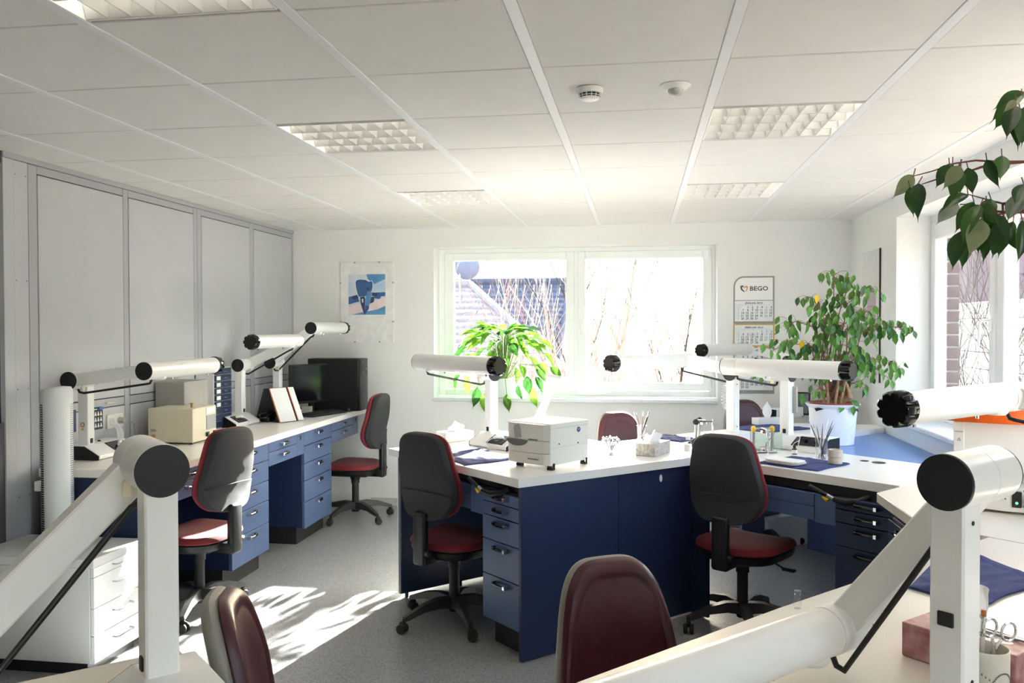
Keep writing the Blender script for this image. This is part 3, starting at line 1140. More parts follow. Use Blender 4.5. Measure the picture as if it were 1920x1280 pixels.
def task_chair(label, loc, heading, phase, group, seat_z=0.475, back_z=0.0, tilt=0.0):
    """black-shelled task chair; forward is local +y, heading = degrees clockwise from world +y"""
    t = thing('task_chair', label, 'chair', (loc[0], loc[1], 0), -heading, group)
    # seat
    so = smooth_outline([(-0.215, -0.20), (0.215, -0.20), (0.235, 0.05), (0.225, 0.215), (0.12, 0.25), (-0.12, 0.25), (-0.225, 0.215), (-0.235, 0.05)], 2)
    surf = lambda x, y: seat_z - 0.028 - 0.35 * max(0.0, y - 0.12) ** 2 * 3 + 0.25 * x * x - 0.012 * cos(3 * y)
    b = B()
    b.pad(so, lambda x, y, h: (x, y, surf(x, y) + h), 0.038, 0.012)
    obj('seat', b, M_REDF, t)
    b = B()
    b.pad([(x * 0.97, y * 0.97) for x, y in so], lambda x, y, h: (x, y, surf(x, y) - 0.016 + h), 0.010, 0.045)
    obj('seat_shell', b, M_BLACK, t)
    # backrest
    bo = smooth_outline(sym([(0.0, 1.062), (0.10, 1.058), (0.158, 1.03), (0.178, 0.96), (0.198, 0.87), (0.214, 0.77), (0.205, 0.69), (0.155, 0.622), (0.08, 0.600), (0.0, 0.597)]), 2)
    prof = lambda x, z: -0.215 - tilt * (z - 0.6) + 0.030 * math.exp(-((z - 0.70) / 0.11) ** 2) - 0.09 * max(0.0, z - 0.80) + 0.55 * x * x
    b = B()
    b.pad([(x, z + back_z) for x, z in bo], lambda x, z, h: (x, prof(x, z - back_z) + 0.018 + h, z), 0.028, 0.012)
    obj('backrest', b, M_REDF, t)
    b = B()
    b.pad([(x * 0.985, z + back_z) for x, z in bo], lambda x, z, h: (x, prof(x, z - back_z) - 0.008 - h * (1 if h < 0 else 1), z), 0.034, 0.012,
          rings=[(1.0, 0.0), (0.985, 0.5), (0.95, 0.85), (0.88, 1.0), (0.6, 1.0), (0.3, 1.0)])
    obj('backrest_shell', b, M_CHARF, t)
    lo_ = [(x * 0.95, min(z, 0.752 - 0.25 * x * x) + back_z) for x, z in bo]
    b = B()
    b.pad(lo_, lambda x, z, h: (x, prof(x, z - back_z) - 0.036 + h, z), 0.004, 0.013, rings=[(1.0, 0.0), (0.985, 0.6), (0.95, 0.95), (0.6, 1.0)])
    obj('lumbar_shell', b, M_CHARF, t)
    # rear bracket, mechanism, lever
    b = B()
    b.box((-0.046, -0.268, 0.36 + back_z * 0.5), (0.046, -0.225, 0.64 + back_z), 0.016, seg=3)
    obj('back_bracket', b, M_BLACK, t)
    b = B()
    b.box((-0.05, -0.262, 0.365), (0.05, -0.10, 0.425), 0.012, seg=2)
    b.box((-0.075, -0.13, seat_z - 0.115), (0.075, 0.12, seat_z - 0.06), 0.015, seg=2)
    b.cyl((0, 0, 0.33), (0, 0, seat_z - 0.09), 0.038, 0.055, 16)
    obj('mechanism', b, M_BLACK, t)
    b = B()
    b.cyl((0.046, -0.245, 0.43), (0.068, -0.245, 0.43), 0.02, 0.017, 14)
    obj('adjuster_knob', b, M_BLACK, t)
    b = B()
    b.tube([(0.07, 0.02, seat_z - 0.09), (0.16, 0.03, seat_z - 0.10), (0.21, 0.04, seat_z - 0.125)], 0.005, 8)
    b.box((0.205, 0.025, seat_z - 0.135), (0.275, 0.055, seat_z - 0.122), 0.004)
    obj('lever', b, M_BLACK, t)
    star_base(t, phase=phase)
    return t


GC = 'black-backed task chairs with dark red seats'


def phase_for(center, heading, caster):
    # caster world direction -> local angle (local frame rotated by -heading about z)
    return math.degrees(atan2(caster[1] - center[1], caster[0] - center[0])) + heading


c = (-2.47, 4.45)
task_chair('black-backed task chair at the left bench with a patch of sun on its back', c, -78, phase_for(c, -78, (-2.396, 4.12)), GC)
c = (-2.38, 6.85)
task_chair('black-backed task chair in the rear left corner before the black computer', c, -87, phase_for(c, -87, (-2.118, 6.65)), GC)
c = (-1.007, 4.517)
task_chair('black-backed task chair pulled up to the left desk of the island', c, 33, phase_for(c, 33, (-0.858, 4.235)), GC)
c = (0.545, 4.64)
task_chair('black-backed task chair tucked in shade under the right desk of the island', c, 33, phase_for(c, 33, (0.247, 4.517)), GC)


def shell_chair(label, loc, heading, group, top=0.96, phase=20.0):
    t = thing('shell_chair', label, 'chair', (loc[0], loc[1], 0), -heading, group)
    sz = 0.46
    so = smooth_outline([(-0.20, -0.20), (0.20, -0.20), (0.23, 0.02), (0.21, 0.20), (0.10, 0.235), (-0.10, 0.235), (-0.21, 0.20), (-0.23, 0.02)], 2)
    b = B()
    b.pad(so, lambda x, y, h: (x, y, sz - 0.03 + h - 0.4 * max(0, y - 0.12) ** 2), 0.045, 0.01)
    obj('seat', b, M_BURG, t)
    b = B()
    b.pad([(x * 1.02, y * 1.02) for x, y in so], lambda x, y, h: (x, y, sz - 0.04 + h), 0.012, 0.03)
    obj('seat_shell', b, M_SHELL, t)
    H = top
    bo = smooth_outline(sym([(0.0, H), (0.085, H - 0.002), (0.135, H - 0.045), (0.165, H - 0.13), (0.186, H - 0.25), (0.198, H - 0.36), (0.185, H - 0.43), (0.12, H - 0.455), (0.0, H - 0.457)]), 2)
    prof = lambda x, z: -0.20 - 0.10 * (z - 0.5) - 0.10 * max(0.0, z - 0.75) + 0.9 * x * x
    b = B()
    b.pad([(x * 0.985, z) for x, z in bo], lambda x, z, h: (x, prof(x, z) + 0.022 + h, z), 0.034, 0.006,
          rings=[(1.0, 0.0), (0.985, 0.40), (0.95, 0.74), (0.90, 0.90), (0.84, 0.90), (0.80, 0.80), (0.76, 0.84), (0.70, 0.93), (0.45, 1.0)])
    obj('backrest', b, M_BURG, t)
    b = B()
    b.pad(bo, lambda x, z, h: (x, prof(x, z) - 0.002 + h, z), 0.024, 0.026)
    obj('backrest_shell', b, M_SHELL, t)
    b = B()
    b.box((-0.035, -0.262, 0.36), (0.035, -0.235, 0.62), 0.01, seg=2)
    b.box((-0.035, -0.262, 0.36), (0.035, 0.05, 0.40), 0.01, seg=2)
    obj('back_bracket', b, M_BLACK, t)
    star_base(t, phase=phase)
    return t


GB = 'round-topped burgundy chairs with grey shells'


def behind(back_xy, heading, off=0.235):                   # seat centre from the position of the backrest
    h = radians(heading)
    return (back_xy[0] + sin(h) * off, back_xy[1] + cos(h) * off)


shell_chair('burgundy leather chair facing the camera at the foreground worktop', behind((-0.09, 2.45), 150), 150, GB, 0.945)
shell_chair('grey-shelled burgundy chair seen side-on beside the big left lamp', behind((-1.03, 1.98), 72), 72, GB, 0.95, 50)
shell_chair('burgundy chair behind the island, under the right-hand window pane', behind((-0.15, 5.83), 150), 150, GB, 1.03)
shell_chair('burgundy chair behind the island, below the wall calendar', behind((0.79, 6.68), 158), 158, GB, 1.05)
# ================================================================== articulated desk lamps
def desk_lamp(label, loc, rz, th, mir=1, H=0.44, L=0.45, z0=TZ, sticker=False, tube_len=0.60, side_plate=False):
    """local x = hinge axis (post at -x, arm at +x, tube runs to -x), local y = towards the worker"""
    t = thing('desk_lamp', label, 'lamp', (loc[0], loc[1], z0), rz, 'white articulated desk lamps')
    X = lambda x: x * mir
    th = radians(th)
    cy, cz = L * cos(th), H + L * sin(th)
    fx = Matrix.Diagonal((mir, 1, 1, 1))
    # base
    b = B()
    prof = [(-0.085, 0.004), (0.125, 0.004), (0.125, 0.026), (0.035, 0.078), (-0.085, 0.078)]
    b.prism(prof, -0.32, 0.028, 0.003, M=fx @ frame((0, 0, 0), (0, 1, 0), (0, 0, 1)))
    ba = obj('base', b, M_WHITE, t)
    b = B()
    for xa, xb in ((0.028, 0.034), (-0.326, -0.32)):
        b = B()
        b.prism([(-0.083, 0.0), (0.123, 0.0), (0.123, 0.024), (0.034, 0.0755), (-0.083, 0.0755)], xa, xb, 0.001, M=fx @ frame((0, 0, 0), (0, 1, 0), (0, 0, 1)))
        obj('end_cap', b, M_BLACK, ba)
    b = B()
    Mt = fx @ frame((-0.20, 0.080, 0.0525), (1, 0, 0), (0, 0.866, -0.5))
    b.box((-0.075, -0.043, -0.002), (0.075, 0.043, 0.0035), 0.003, M=Mt)
    obj('tool_tray', b, M_GBLACK, ba)
    b = B()
    b.tube([Mt @ Vector(p) for p in ((-0.03, -0.02, 0.006), (0.0, 0.0, 0.024), (0.02, 0.01, 0.020))], [0.009, 0.012, 0.009], 10)
    b.tube([Mt @ Vector(p) for p in ((0.02, 0.01, 0.020), (0.05, 0.03, 0.012), (0.06, 0.05, 0.003), (0.02, 0.075, -0.012), (-0.05, 0.07, -0.012))], 0.0025, 6)
    obj('handpiece', b, M_WPLAST, ba)
    # post
    b = B()
    b.box((X(-0.065) if mir > 0 else X(-0.005), -0.03, 0.07), (X(-0.005) if mir > 0 else X(-0.065), 0.03, H + 0.005), 0.004)
    po = obj('post', b, M_WHITE, t)
    if side_plate:
        b = B()
        b.box((X(-0.069), -0.014, 0.205), (X(-0.064), 0.014, 0.230), 0.0015)
        obj('side_plate', b, M_BLACK, po)
    b = B()
    b.box((min(X(-0.046), X(-0.026)), 0.028, 0.086), (max(X(-0.046), X(-0.026)), 0.034, 0.112), 0.0015)
    obj('switch', b, M_BLACK, po)
    for z in (0.11, H - 0.07):
        b = B()
        b.cyl((X(-0.035), -0.029, z), (X(-0.035), -0.0315, z), 0.004, n=10)
        obj('screw', b, M_RUBBER, po)
    if sticker:
        b = B()
        b.lathe([(0.013, 0.0), (0.013, 0.0006), (0.0, 0.0006)], 20, M=frame((X(-0.004), 0.0, 0.19), (0, 1, 0), (0, 0, 1)))
        b.m(1)
        b.lathe([(0.009, 0.0006), (0.009, 0.001), (0.0, 0.001)], 16, M=frame((X(-0.004), 0.0, 0.19), (0, 1, 0), (0, 0, 1)))
        b.m(2)
        b.box((-0.008, -0.006, 0), (0.008, 0.006, 0.0008), M=frame((X(-0.004), 0.0, 0.166), (0, 1, 0), (0, 0, 1)))
        obj('inspection_sticker', b, [mat('sticker_brown', (150, 86, 52), 0.5), mat('sticker_orange', (236, 206, 170), 0.5), M_YEL], po)
    # hinge barrel on the post, with a fine groove
    b = B()
    for xa, xb, r in ((-0.068, 0.022, 0.0495), (0.022, 0.0235, 0.047), (0.0235, 0.105, 0.0495)):
        b.cyl((X(xa), 0, H), (X(xb), 0, H), r, n=40)
    hb = obj('hinge_barrel', b, M_WHITE, t)
    for xa, xb in ((-0.074, -0.0675), (0.1045, 0.111)):
        b = B()
        b.cyl((X(xa), 0, H), (X(xb), 0, H), 0.0485, n=40)
        obj('cap', b, M_DISC, hb)
    b = B()
    b.box((X(0.028) if mir > 0 else X(0.052), 0.030, H - 0.062), (X(0.052) if mir > 0 else X(0.028), 0.046, H - 0.028), 0.004)
    obj('stop_block', b, M_CREAM, hb)
    # arm
    Ma = frame((0, 0, H), (1, 0, 0), (0, cos(th), sin(th)))
    b = B()
    b.box((min(X(0.045), X(0.098)), 0.012, -0.035), (max(X(0.045), X(0.098)), L - 0.01, 0.035), 0.004, M=Ma)
    obj('arm', b, M_WHITE, t)
    # parallel rod with bent ends
    b = B()
    rx = X(0.028)
    p0 = Vector((rx, -0.004, H - 0.045))
    p1 = Vector((rx, cy - 0.004, cz - 0.045))
    d = (p1 - p0).normalized()
    b.tube([p0, p0 + Vector((0, 0.012, -0.022)), p0 + Vector((0, 0.03, -0.028)) + d * 0.01, p1 + Vector((0, -0.03, -0.028)), p1 + Vector((0, -0.012, -0.024)), p1], 0.0065, 10)
    obj('tie_rod', b, M_BLACK, t)
    # lamp head
    b = B()
    for xa, xb, r in ((0.105, 0.012, 0.0495), (0.012, 0.0105, 0.047), (0.0105, -tube_len, 0.0485)):
        b.cyl((X(xa), cy, cz), (X(xb), cy, cz), r, n=40)
    hd = obj('lamp_head', b, M_WHITE, t)
    b = B()
    b.cyl((X(0.1045), cy, cz), (X(0.111), cy, cz), 0.0485, n=40)
    obj('cap', b, M_DISC, hd)
    b = B()
    xs = (-tube_len + 0.0, -tube_len - 0.008, -tube_len - 0.012, -tube_len - 0.052, -tube_len - 0.058)
    rs = (0.0485, 0.0525, 0.0535, 0.0515, 0.046)
    n = 72
    tt = bmesh.new()
    rings = []
    for q, (x, r) in enumerate(zip(xs, rs)):
        ring = []
        for k in range(n):
            a = 2 * pi * k / n
            g = 0.0 if q < 2 else (0.0085 * max(0.0, cos(9 * a)) ** 2)
            ring.append(tt.verts.new((X(x), cy + (r - g) * cos(a), cz + (r - g) * sin(a))))
        rings.append(ring)
    for a_, c_ in zip(rings, rings[1:]):
        for k in range(n):
            tt.faces.new((a_[k], a_[(k + 1) % n], c_[(k + 1) % n], c_[k]))
    tt.faces.new(rings[0])
    tt.faces.new(rings[-1][::-1])
    b._add(tt)
    obj('toothed_knob', b, M_GBLACK, hd, smooth=40)
    for x in (-0.16, -tube_len + 0.06):
        b = B()
        b.cyl((X(x), cy, cz - 0.045), (X(x), cy, cz - 0.058), 0.006, 0.0045, 10)
        obj('thumb_screw', b, M_CHROME, hd)
    b = B()
    b.lathe([(0.0, -0.010), (0.028, -0.008), (0.036, 0.0), (0.036, 0.02), (0.0, 0.02)], 24, M=Matrix.Translation((X(-0.035), cy, cz - 0.046)))
    obj('ballast_bulge', b, M_WHITE, hd)
    return t


desk_lamp('white desk lamp on the left bench beside the tower fan, arm nearly level', (-3.045, 4.249), -91, 7, sticker=True)
desk_lamp('white desk lamp on the left bench with a black toothed knob before the grey wall', (-2.995, 6.054), -92, 24.5, mir=-1, sticker=True)
desk_lamp('white desk lamp in the rear left corner, its head below the picture', (-2.96, 6.574), -91, 38.5)
desk_lamp('white desk lamp on the left island desk, knob in front of the window plant', (-0.932, 5.151), 139, 10)
desk_lamp('white desk lamp on the island with its head across the right window pane', (0.590, 5.375), 50, 8, tube_len=0.62)
desk_lamp('white desk lamp on the right island desk with a grey strip on its post', (0.847, 5.281), 141, 7)
desk_lamp('white desk lamp at the rear of the island, half hidden below the calendar', (1.22, 7.08), 45, 12, tube_len=0.56)
desk_lamp('big white desk lamp standing on the right foreground worktop', (0.570, 1.594), 44.5, -51.5, H=0.455, L=0.46, tube_len=0.70, side_plate=True)
desk_lamp('big white desk lamp filling the lower left corner of the photo', (-0.921, 1.490), 135, -44, H=0.46)
desk_lamp('white desk lamp with a large black toothed knob in front of the orange machine', (1.480, 2.640), 45, 6.5)
# ================================================================== small things
def rect_towel(name, label, corners, z, group=None, fold=True, h=0.008):
    """corners: four xy points in order; a slightly rumpled terry towel with hem bands"""
    P = [Vector((x, y, 0)) for x, y in corners]

    def f(u, v):
        p = P[0] * (1 - u) * (1 - v) + P[1] * u * (1 - v) + P[2] * u * v + P[3] * (1 - u) * v
        e = min(u, 1 - u, v, 1 - v)
        w = 0.004 * sin(17 * u + 5 * v) * sin(11 * v + 2 * u) + 0.003 * sin(31 * u - 9 * v)
        band = -0.0022 if (0.10 < v < 0.16 or 0.84 < v < 0.90) else 0.0
        return (p.x + 0.006 * sin(9 * v + u), p.y + 0.006 * sin(8 * u), z + h + (max(0, w) + band) * min(1, e * 12) - (0.004 if e < 0.01 else 0))
    b = B()
    b.grid(f, 44, 40, thick=h * 0.9)
    o = obj(name, b, M_TOWEL, None, smooth=60)
    tag(o, label, 'towel', group)
    return o


GT = 'navy towels laid on the worktops'
rect_towel('towel', 'navy blue towel on the left island desk, partly behind the chair', [(-0.905, 4.315), (-0.69, 4.54), (-0.93, 4.92), (-1.16, 4.68)], TZ, GT)
rect_towel('towel', 'navy blue towel at the far edge of the island, under the glass brushes', [(0.02, 5.62), (0.25, 5.37), (0.40, 5.50), (0.16, 5.74)], TZ, GT)
rect_towel('towel', 'navy blue towel on the right island desk under the white tray', [(0.61, 4.60), (0.872, 4.375), (1.095, 4.63), (0.83, 4.86)], TZ, GT)
rect_towel('towel', 'navy blue towel on the rear desk below the calendar', [(0.60, 6.16), (0.86, 5.93), (1.22, 6.20), (0.95, 6.44)], TZ, GT)
rect_towel('towel', 'large navy blue towel on the foreground worktop beneath the white arm', [(0.66, 2.525), (0.872, 2.312), (1.13, 2.56), (1.02, 2.915)], TZ, GT, h=0.012)


def tissue_box(label, corner, rz, w, d, h, m, tissue='flop', z=TZ, slot=True):
    """corner = nearest lower corner, box runs +x (w) and +y (d)"""
    t = thing('tissue_box', label, 'tissue box', (corner[0], corner[1], z), rz, 'tissue boxes')
    b = B()
    b.box((0, 0, 0.001), (w, d, h), 0.002)
    obj('carton', b, m, t)
    b = B()
    b.prism([(w / 2 + 0.36 * w * cos(a * pi / 10), d / 2 + 0.22 * d * sin(a * pi / 10)) for a in range(20)], h, h + 0.0008)
    obj('slot', b, mat('slot_film', (210, 208, 206), 0.4), t)
    b = B()
    if tissue == 'tall':
        f = lambda u, v: (w / 2 + (u - 0.5) * (0.05 - 0.03 * sin(3 * v)) * (1 + 0.8 * v) + 0.02 * v * sin(4 * v), d / 2 + 0.016 * sin(7 * u + 2 * v) + 0.015 * v, h - 0.004 + 0.115 * v * (1 - 0.15 * u))
        b.grid(f, 14, 12, thick=0.0012)
    elif tissue == 'drop':
        f = lambda u, v: (w / 2 + (u - 0.5) * 0.075 * sin(pi * min(0.98, 0.12 + 0.86 * v)) , d / 2 + 0.01 * sin(6 * u + 3 * v), h - 0.004 + 0.12 * v)
        b.grid(f, 12, 12, thick=0.0012)
    else:
        f = lambda u, v: (w / 2 - 0.045 + 0.10 * u + 0.05 * (v - 0.3) * (1 - u), d / 2 + 0.02 * sin(6 * u) - 0.02 * v, h - 0.004 + (0.075 * v * (1 - 0.55 * u)))
        b.grid(f, 14, 12, thick=0.0012)
        g = lambda u, v: (w / 2 - 0.02 + 0.06 * u, d / 2 + 0.02 + 0.035 * v, h - 0.004 + 0.05 * v * (0.4 + 0.6 * u))
        b.grid(g, 10, 8, thick=0.0012)
    obj('tissue', b, M_PAPER, t, smooth=50)
    return t


tissue_box('white tissue box on the left island desk behind the chair', (-1.20, 5.155), 45, 0.21, 0.115, 0.062, M_WPLAST, 'flop')
tissue_box('grey marbled tissue box on the island beside the glass of instruments', (0.084, 4.745), 66, 0.225, 0.118, 0.070, M_GREYM, 'flop')
tissue_box('pink marbled tissue box on the left bench under the wall sockets', (-2.955, 4.435), 90, 0.235, 0.115, 0.062, M_PINK, 'tall')
tissue_box('tissue box at the rear of the island before the burgundy chair', (0.86, 6.36), 20, 0.20, 0.11, 0.05, M_WPLAST, 'drop')
tissue_box('red marbled tissue box on the foreground worktop behind the pencil cup', (0.570, 1.955), -47, 0.24, 0.115, 0.075, M_REDM, 'tall')


def stick_tools(t, n, r, zb, length, seed, head=None, name='brush'):
    rr = random.Random(seed)
    for k in range(n):
        a = 2 * pi * k / n + rr.uniform(-0.4, 0.4)
        lean = rr.uniform(0.55, 0.95)
        p0 = Vector((-r * 0.45 * cos(a), -r * 0.45 * sin(a), zb))
        wd = 1.7 if head else 1.0
        p1 = Vector((r * wd * lean * cos(a), r * wd * lean * sin(a), zb + 0.085))
        d = (p1 - p0).normalized()
        L = length * rr.uniform(0.9, 1.1)
        b = B()
        e = p0 + d * L
        b.tube([p0, p0 + d * L * 0.6, e], [0.0022, 0.003, 0.0022], 8)
        b.m(1)
        if head == 'bur':
            b.lathe([(0, -0.005), (0.007, -0.002), (0.0075, 0.003), (0.004, 0.008), (0, 0.009)], 8, M=Matrix.Translation(e))
        else:
            b.tube([e, e + d * 0.018, e + d * 0.034], [0.0026, 0.003, 0.0008], 8)
        obj(name, b, [M_STEEL if head == 'bur' else [M_BLACK, M_WPLAST, M_TWIG][k % 3], M_CHROME], t)


def glass_of_tools(label, xy, r, h, n, length, seed, head=None, group='glasses of tools on the island'):
    t = thing('tool_glass', label, 'glass', (xy[0], xy[1], TZ), 0, group)
    b = B()
    b.lathe([(0, 0.001), (r * 0.86, 0.001), (r * 0.9, 0.004), (r, h), (r - 0.0025, h), (r * 0.86, 0.008), (0, 0.008)], 24)
    obj('glass_body', b, M_CLEAR, t, smooth=50)
    stick_tools(t, n, r * 0.9, 0.010, length, seed, head, 'metal_bur' if head else 'brush')
    return t


glass_of_tools('glass of metal burs on the island beside the white machine', (-0.156, 4.70), 0.034, 0.075, 26, 0.105, 3, 'bur')
glass_of_tools('glass with brushes in front of the rear burgundy chair', (0.012, 5.36), 0.032, 0.105, 7, 0.165, 4)
glass_of_tools('glass with dark brushes on the right island desk by the plaster roll', (0.980, 4.80), 0.033, 0.128, 7, 0.175, 6)

# clear bottle, brown dropper bottle, red and blue bottles
def bottle(label, xy, r, h, m, cap_m, z=TZ, nozzle=0.0, group='small bottles'):
    t = thing('small_bottle', label, 'bottle', (xy[0], xy[1], z), 0, group)
    b = B()
    b.lathe([(0, 0.001), (r * 0.95, 0.001), (r, 0.004), (r, h * 0.62), (r * 0.5, h * 0.74), (r * 0.45, h * 0.80), (0, h * 0.80)], 20)
    obj('bottle_body', b, m, t)
    b = B()
    b.lathe([(0, h * 0.79), (r * 0.62, h * 0.79), (r * 0.62, h * 0.93), (r * 0.45, h), (0, h)], 16)
    if nozzle:
        b.tube([(0, 0, h), (0, 0, h + nozzle)], [0.003, 0.0018], 8)
    obj('cap', b, cap_m, t)
    b = B()
    b.lathe([(r + 0.0004, h * 0.12), (r + 0.0006, h * 0.13), (r + 0.0006, h * 0.52), (r + 0.0004, h * 0.53)], 20)
    obj('paper_label', b, M_PAPER, t)
    return t


bottle('tall clear bottle with two dark spouts on the island by the inner corner', (0.273, 4.915), 0.021, 0.10, M_CLEAR, M_WPLAST, nozzle=0.022)
bottle('brown glass bottle with a white label on the right island desk', (0.866, 4.955), 0.014, 0.050, M_BROWN, M_BROWN)
bottle('small bottle with a red cap behind the left bench lamp', (-3.02, 4.475), 0.014, 0.072, M_GREYBOX, M_RED, TZ)
bottle('small dark blue bottle nearest the post of the left bench lamp', (-3.065, 4.365), 0.016, 0.085, M_NAVYP, M_BLACK, TZ)
bottle('small blue bottle with a dark red cap beside the red-capped one', (-3.055, 4.41), 0.016, 0.085, M_NAVYP, M_BROWN, TZ)
t = thing('glass_vial', 'small clear vial on the foreground worktop, just showing over the big lamp tube', 'bottle', (0.401, 2.244, TZ), 0)
b = B()
b.lathe([(0, 0.001), (0.009, 0.001), (0.0095, 0.003), (0.0095, 0.024), (0.006, 0.029), (0.006, 0.035), (0.008, 0.036), (0.008, 0.046), (0, 0.046)], 16)
obj('vial_body', b, M_CLEAR, t, smooth=50)

# ---------------------------------------------------------------- white table-top machine on the island
MW, MD, MH = 0.345, 0.290, 0.212
t = thing('tabletop_machine', 'white box-shaped dental machine with a curved grey grip on the island corner', 'machine', (-0.462, 4.198, TZ), 56)
b = B()
b.box((0.03, 0.0, 0.022), (MW, MD, 0.022 + MH), 0.004)
obj('housing', b, M_MACH, t)
b = B()                                                     # rounded front facing -x
pr = [(0.032, 0.0), (0.032, MD)] + [(0.032 - 0.030 * sin(pi * k / 10) ** 0.25, MD - MD * k / 10) for k in range(1, 10)]
b.prism(pr, 0.026, 0.082, 0.002)
b.prism(pr, 0.084, 0.146, 0.002)
b.prism(pr, 0.148, 0.022 + MH - 0.004, 0.002)
fr_ = obj('front_panel', b, M_MACH, t)
b = B()
b.prism([(MD * 0.5 + 0.073 * cos(a), 0.145 - 0.032 * sin(a)) for a in [pi * k / 12 for k in range(13)]], 0.0, 0.005, 0.001, M=frame((-0.0015, MD * 0.19, 0), (0, 1, 0), (0, 0, 1)))
obj('grip', b, mat('grey_grip', (112, 108, 106), 0.5), fr_)
b = B()
Mk = frame((0.0045, MD * 0.80, 0.155), (0, -1, 0.28), (0, 0.28, 1))
b.prism([(-0.020, 0.0), (0.020, 0.0), (0.020, 0.055), (0.012, 0.070), (-0.012, 0.070), (-0.020, 0.055)], -0.001, 0.003, M=frame((0.0, MD * 0.66, 0.154), (0, -1, 0.16), (0, 0.16, 1)))
kp = obj('keypad', b, mat('keypad_grey', (164, 168, 170), 0.5), fr_)
b = B()
for kx, kz, r in ((0, 0.015, 0.007), (-0.009, 0.036, 0.006), (0.009, 0.036, 0.006), (0, 0.036, 0.004), (0, 0.056, 0.006)):
    b.lathe([(r, 0), (r * 0.9, 0.0035), (0, 0.004)], 14, M=frame((-0.0015, MD * 0.66, 0.154), (0, -1, 0.16), (0, 0.16, 1)) @ Matrix.Translation((kx, kz, -0.0015)) @ Matrix.Diagonal((1, 1, -1, 1)))
obj('key', b, mat('dark_key', (96, 102, 108), 0.5), kp)
b = B()
for y0, z0, w_, n_ in ((MD * 0.40, 0.052, 0.05, 9), (MD * 0.42, 0.152, 0.060, 9), (MD * 0.44, 0.052, 0.075, 12)):
    for k in range(n_):
        b.box((-0.0005, y0 - w_ * (k + 0.75) / n_, z0 - 0.002), (0.0035, y0 - w_ * k / n_, z0 + 0.003))
b.mi = 0
obj('faint_lettering', b, mat('grey_print', (120, 120, 122), 0.6), fr_)
b = B()
b.lathe([(0.0135, 0), (0.0135, 0.002), (0, 0.002)], 24, M=frame((MW - 0.085, 0.0, 0.022 + MH - 0.045), (1, 0, 0), (0, 0, 1)))
b.m(1)
b.box((MW - 0.090, -0.0026, 0.022 + MH - 0.047), (MW - 0.086, -0.002, 0.022 + MH - 0.041))
b.box((MW - 0.083, -0.0026, 0.022 + MH - 0.048), (MW - 0.081, -0.002, 0.022 + MH - 0.038))
obj('round_emblem', b, [mat('emblem_blue', (44, 62, 128), 0.4), M_WPLAST], t)
b = B()
for x, z in ((0.10, 0.128), (MW - 0.09, 0.120)):
    b.cyl((x, 0.0, z), (x, -0.002, z), 0.004, n=10)
obj('screw', b, M_RUBBER, t)
b = B()
b.box((0.032, -0.0006, 0.022 + MH - 0.025), (MW - 0.004, 0.0, 0.022 + MH - 0.0235))
b.box((0.032, -0.0006, 0.112), (MW - 0.004, 0.0, 0.1130))
obj('seam', b, mat('pale_seam', (176, 178, 180), 0.6), t)
for x, y in ((0.05, 0.02), (MW - 0.025, 0.02), (0.06, MD - 0.05), (MW - 0.03, MD - 0.03)):
    b = B()
    b.box((x - 0.014, y - 0.026, 0.0), (x + 0.014, y + 0.01, 0.014), 0.003)
    b.box((x - 0.002, y - 0.026, 0.012), (x + 0.014, y - 0.018, 0.034), 0.003)
    b.cyl((x, y, 0.01), (x, y, 0.026), 0.012, n=12)
    obj('foot', b, M_BLACK, t)

# folded white arm behind the machine
t = thing('folding_arm', 'folded white arm leaning up behind the white machine', 'lamp', (-0.62, 4.93, TZ), 20)
b = B()
b.tube([(-0.06, 0, 0.02), (0.16, 0.14, 0.40)], 0.021, 4)
obj('lower_arm', b, M_WHITE, t)
b = B()
b.tube([(0.165, 0.13, 0.40), (0.065, 0.12, 0.16)], 0.017, 4)
obj('upper_arm', b, M_WHITE, t)
b = B()
b.cyl((0.13, 0.16, 0.415), (0.20, 0.105, 0.40), 0.026, n=20)
obj('elbow', b, M_WHITE, t)
b = B()
b.box((-0.12, -0.05, 0.0), (0.02, 0.06, 0.028), 0.006)
b.box((0.03, 0.09, 0.0), (0.10, 0.15, 0.165), 0.006)
obj('arm_foot', b, M_WHITE, t)


# ---------------------------------------------------------------- articulators
def articulator(label, xy, rz, clamps):
    t = thing('articulator', label, 'instrument', (xy[0], xy[1], TZ), rz, 'dental articulators on the island')
    b = B()
    b.box((-0.06, -0.05, 0.004), (0.06, 0.05, 0.012), 0.003)
    b.cyl((0, 0, 0.012), (0, 0, 0.028), 0.026, n=18)
    obj('lower_plate', b, M_CHROME, t)
    for x in (-0.055, 0.055):
        b = B()
        b.cyl((x, 0.04, 0.008), (x, 0.04, 0.125), 0.009, n=12)
        obj('column', b, M_STEEL, t)
    b = B()
    b.cyl((0, -0.055, 0.0), (0, -0.055, 0.145), 0.0045, n=10)
    b.cyl((0, -0.055, 0.10), (0, -0.055, 0.125), 0.009, n=12)
    b.cyl((0, -0.055, 0.015), (0, -0.055, 0.03), 0.009, n=12)
    obj('incisal_pin', b, M_CHROME, t)
    b = B()
    b.box((-0.06, 0.03, 0.122), (0.06, 0.05, 0.136), 0.003)
    b.box((-0.012, -0.06, 0.126), (0.012, 0.04, 0.138), 0.003)
    b.cyl((0, 0.0, 0.110), (0, 0.0, 0.126), 0.026, n=18)
    obj('upper_plate', b, M_CHROME, t)
    for x in (-0.055, 0.055):
        b = B()
        b.lathe([(0, -0.012), (0.016, -0.010), (0.020, 0.0), (0.016, 0.010), (0, 0.012)], 14, M=Matrix.Translation((x, 0.04, 0.128)) @ Matrix.Rotation(pi / 2, 4, 'Y'))
        obj('clamp', b, M_YEL if clamps else M_BLACK, t, label='yellow clamp' if clamps else None)
    return t


